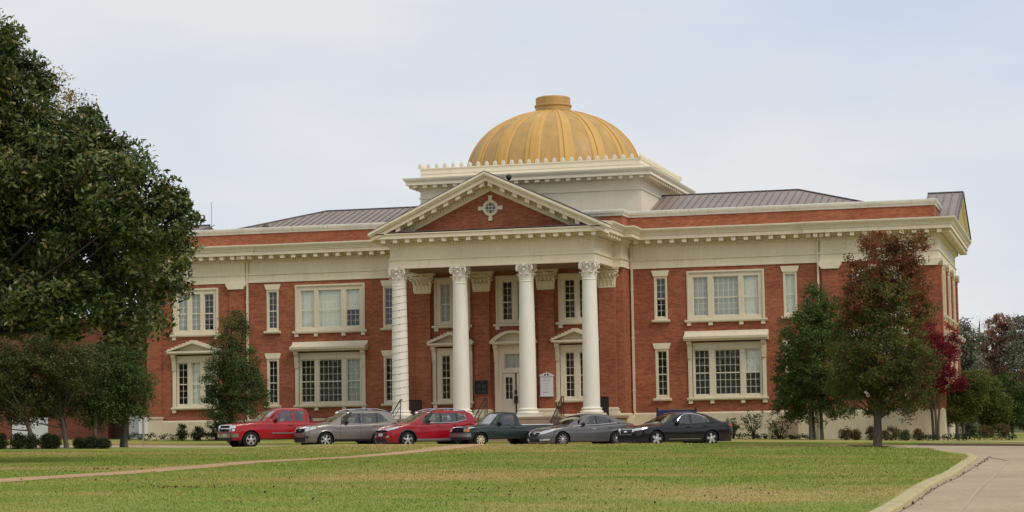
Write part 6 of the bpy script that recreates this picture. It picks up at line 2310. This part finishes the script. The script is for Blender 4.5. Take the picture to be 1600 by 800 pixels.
# ---------------------------------------------------------------- annex building on the left
AN = empty('brick_annex', (-40, 6, 0))
AN.location = (0, 0, 0)
tag(AN, 'low brick annex with pale panels and a white-framed window, half hidden under the magnolia', 'building')
ya = 4.5
b = MB()
wall_holes(b, -60, -23.3, 0, 8.2, ya, [(-28.35, -26.3, 4.0, 6.0), (-27.2, -25.9, 0.2, 3.0), (-36.2, -33.2, 4.0, 6.0), (-45, -42, 4.0, 6.0)], .9)
b.add([(-23.3, ya, 0), (-23.3, ya + 14, 0), (-23.3, ya + 14, 8.2), (-23.3, ya, 8.2)], [(0, 1, 2, 3)])
b.add([(-60, ya, 8.2), (-23.3, ya, 8.2), (-23.3, ya + 14, 8.2), (-60, ya + 14, 8.2)], [(0, 1, 2, 3)])
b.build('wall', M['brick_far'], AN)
for x0, x1 in ((-25.8, -23.5), (-33.6, -31.2), (-40, -36)):
    b = MB()
    b.box(x0, x1, ya - .06, ya - .005, 0, 2.35)
    for k in range(1, 4):
        b.box(x0 + (x1 - x0) * k / 4 - .02, x0 + (x1 - x0) * k / 4 + .02, ya - .07, ya - .055, .1, 2.3)
    b.build('pale_panel', M['signwhite'], AN)
b = MB()
b.box(-60.2, -23.1, ya - .25, ya + 14.2, 8.2, 8.5)
b.build('coping', M['coping'], AN)
for x0, x1 in ((-28.35, -26.3), (-36.2, -33.2), (-45, -42)):
    xm = (x0 + x1) / 2
    b = MB()
    for a in (x0 + .06, xm, x1 - .06):
        b.box(a - .06, a + .06, ya + .1, ya + .2, 4.0, 6.0)
    for z in (4.06, 5.55, 5.94):
        b.box(x0, x1, ya + .098, ya + .202, z - .06, z + .06)
    w = b.build('window', M['signwhite'], AN)
    b = MB()
    b.add([(x0, ya + .22, 4.0), (x1, ya + .22, 4.0), (x1, ya + .22, 6.0), (x0, ya + .22, 6.0)], [(0, 1, 2, 3)])
    b.build('pane', bpy.data.materials['flank_glass'], w)
b = MB()
b.add([(-27.2, ya + .88, .2), (-25.9, ya + .88, .2), (-25.9, ya + .88, 3.0), (-27.2, ya + .88, 3.0)], [(0, 1, 2, 3)])
b.build('recess_door', plain('recess_brown', (.09, .045, .03), .8), AN)

# ---------------------------------------------------------------- grass blades, leaf litter
rng = np.random.default_rng(77)
def edge_x(y):
    return 25.7 if y < -38 else 25.7 - (y + 38) * .3
n = 420000
dd = 31 + (rng.uniform(0, 1, n) ** .75) * 58
lat = rng.uniform(-.265, .235, n) * dd
px_ = CAM.x + fw.x / math.hypot(fw.x, fw.y) * dd + rt.x * lat
py_ = CAM.y + fw.y / math.hypot(fw.x, fw.y) * dd + rt.y * lat
ok = (px_ < np.where(py_ < -38, 25.88, np.where(py_ < -30, 25.4 - (py_ + 38) * .2, 22 - (py_ + 30) * 1.2))) & (py_ < -22.7)
pathx = 2.75 + (py_ + 62).clip(0, 100) * .033
ok &= np.abs(px_ - pathx) > .62 + .14 * np.sin(py_ * 1.7) * np.sin(py_ * .6 + 1) + rng.exponential(.06, n)
px_, py_, dd = px_[ok], py_[ok], dd[ok]
n = len(px_)
pz_ = np.array([gz(a, c) + crest(a, c) for a, c in zip(px_, py_)])
hh = (.018 + .00030 * dd) * rng.uniform(.5, 1.35, n)
wdt = (.0045 + .00016 * dd)
ang = rng.uniform(0, 2 * math.pi, n)
ln = rng.normal(size=(n, 2)) * hh[:, None] * .55
v = np.empty((n, 3, 3))
v[:, 0] = np.stack([px_ - np.cos(ang) * wdt, py_ - np.sin(ang) * wdt, pz_ - .005], 1)
v[:, 1] = np.stack([px_ + np.cos(ang) * wdt, py_ + np.sin(ang) * wdt, pz_ - .005], 1)
v[:, 2] = np.stack([px_ + ln[:, 0], py_ + ln[:, 1], pz_ + hh], 1)
me = bpy.data.meshes.new('grass')
me.vertices.add(n * 3)
me.vertices.foreach_set('co', v.reshape(-1).astype(np.float32))
me.loops.add(n * 3)
me.loops.foreach_set('vertex_index', np.arange(n * 3, dtype=np.int32))
me.polygons.add(n)
me.polygons.foreach_set('loop_start', np.arange(0, n * 3, 3, dtype=np.int32))
me.update(calc_edges=True)
m, t, b_ = newmat('grass_blade')
gi = N(t, 'ShaderNodeNewGeometry')
v_ = coords(t)
n1 = noise(t, v_, 0.24, 8, 0.62)
col = ramp(t, n1, [(0.30, (0.40, 0.32, 0.13)), (0.44, (0.295, 0.308, 0.078)), (0.56, (0.22, 0.288, 0.056)), (0.76, (0.308, 0.314, 0.085))])
n3 = noise(t, coords(t, (0.07, 0.13, 1)), 1.0, 6, 0.62)
col = mixc(t, ramp(t, n3, [(0.50, (0, 0, 0)), (0.66, (0.75, 0.75, 0.75))]), col, (0.48, 0.34, 0.155))
col = mixc(t, 1.0, col, ramp(t, gi.outputs['Random Per Island'], [(0, (.86, .88, .85)), (.7, (1.08, 1.08, 1.03)), (1, (1.28, 1.22, 1.16))]), 'MULTIPLY')
t.links.new(col, b_.inputs['Base Color'])
b_.inputs['Roughness'].default_value = .8
setspec(b_, .15)
me.materials.append(m)
o = bpy.data.objects.new('grass', me)
COL.objects.link(o)
o['kind'] = 'stuff'
# fallen leaves: scattered drift as one litter object
n = 900
dd = 33 + rng.uniform(0, 1, n) ** .8 * 55
lat = rng.uniform(-.26, .20, n) * dd
px_ = CAM.x + fw.x / math.hypot(fw.x, fw.y) * dd + rt.x * lat
py_ = CAM.y + fw.y / math.hypot(fw.x, fw.y) * dd + rt.y * lat
ok = (px_ < 24.5) & (py_ < -24)
px_, py_ = px_[ok], py_[ok]
extra = []
for (cx_, cy_, k, r_) in [at(280, 762, 46).to_2d().to_tuple() + (40, .5), at(150, 720, 62).to_2d().to_tuple() + (34, .6), at(770, 765, 44).to_2d().to_tuple() + (22, .7)]:
    extra.append(np.stack([rng.normal(cx_, r_, k), rng.normal(cy_, r_ * .5, k)], 1))
ky = rng.uniform(-74, -37, 90)
extra.append(np.stack([26.31 + np.abs(rng.normal(0, .10, 90)) * rng.uniform(0, 1, 90), ky], 1))
ex = np.concatenate(extra)
px_ = np.concatenate([px_, ex[:, 0]])
py_ = np.concatenate([py_, ex[:, 1]])
pz_ = np.array([gz(a, c) + (.03 if a < 26.1 else -.045) for a, c in zip(px_, py_)])
lt = leaf_object('leaf_litter', leaf_mat('dead_leaf', [(0, (.05, .03, .018)), (.6, (.12, .07, .04)), (1, (.24, .17, .10))], .9, .1, 0), None, np.stack([px_, py_, pz_], 1), .07, rng, .6, droop=0, updir=2.5)
lt['kind'] = 'stuff'
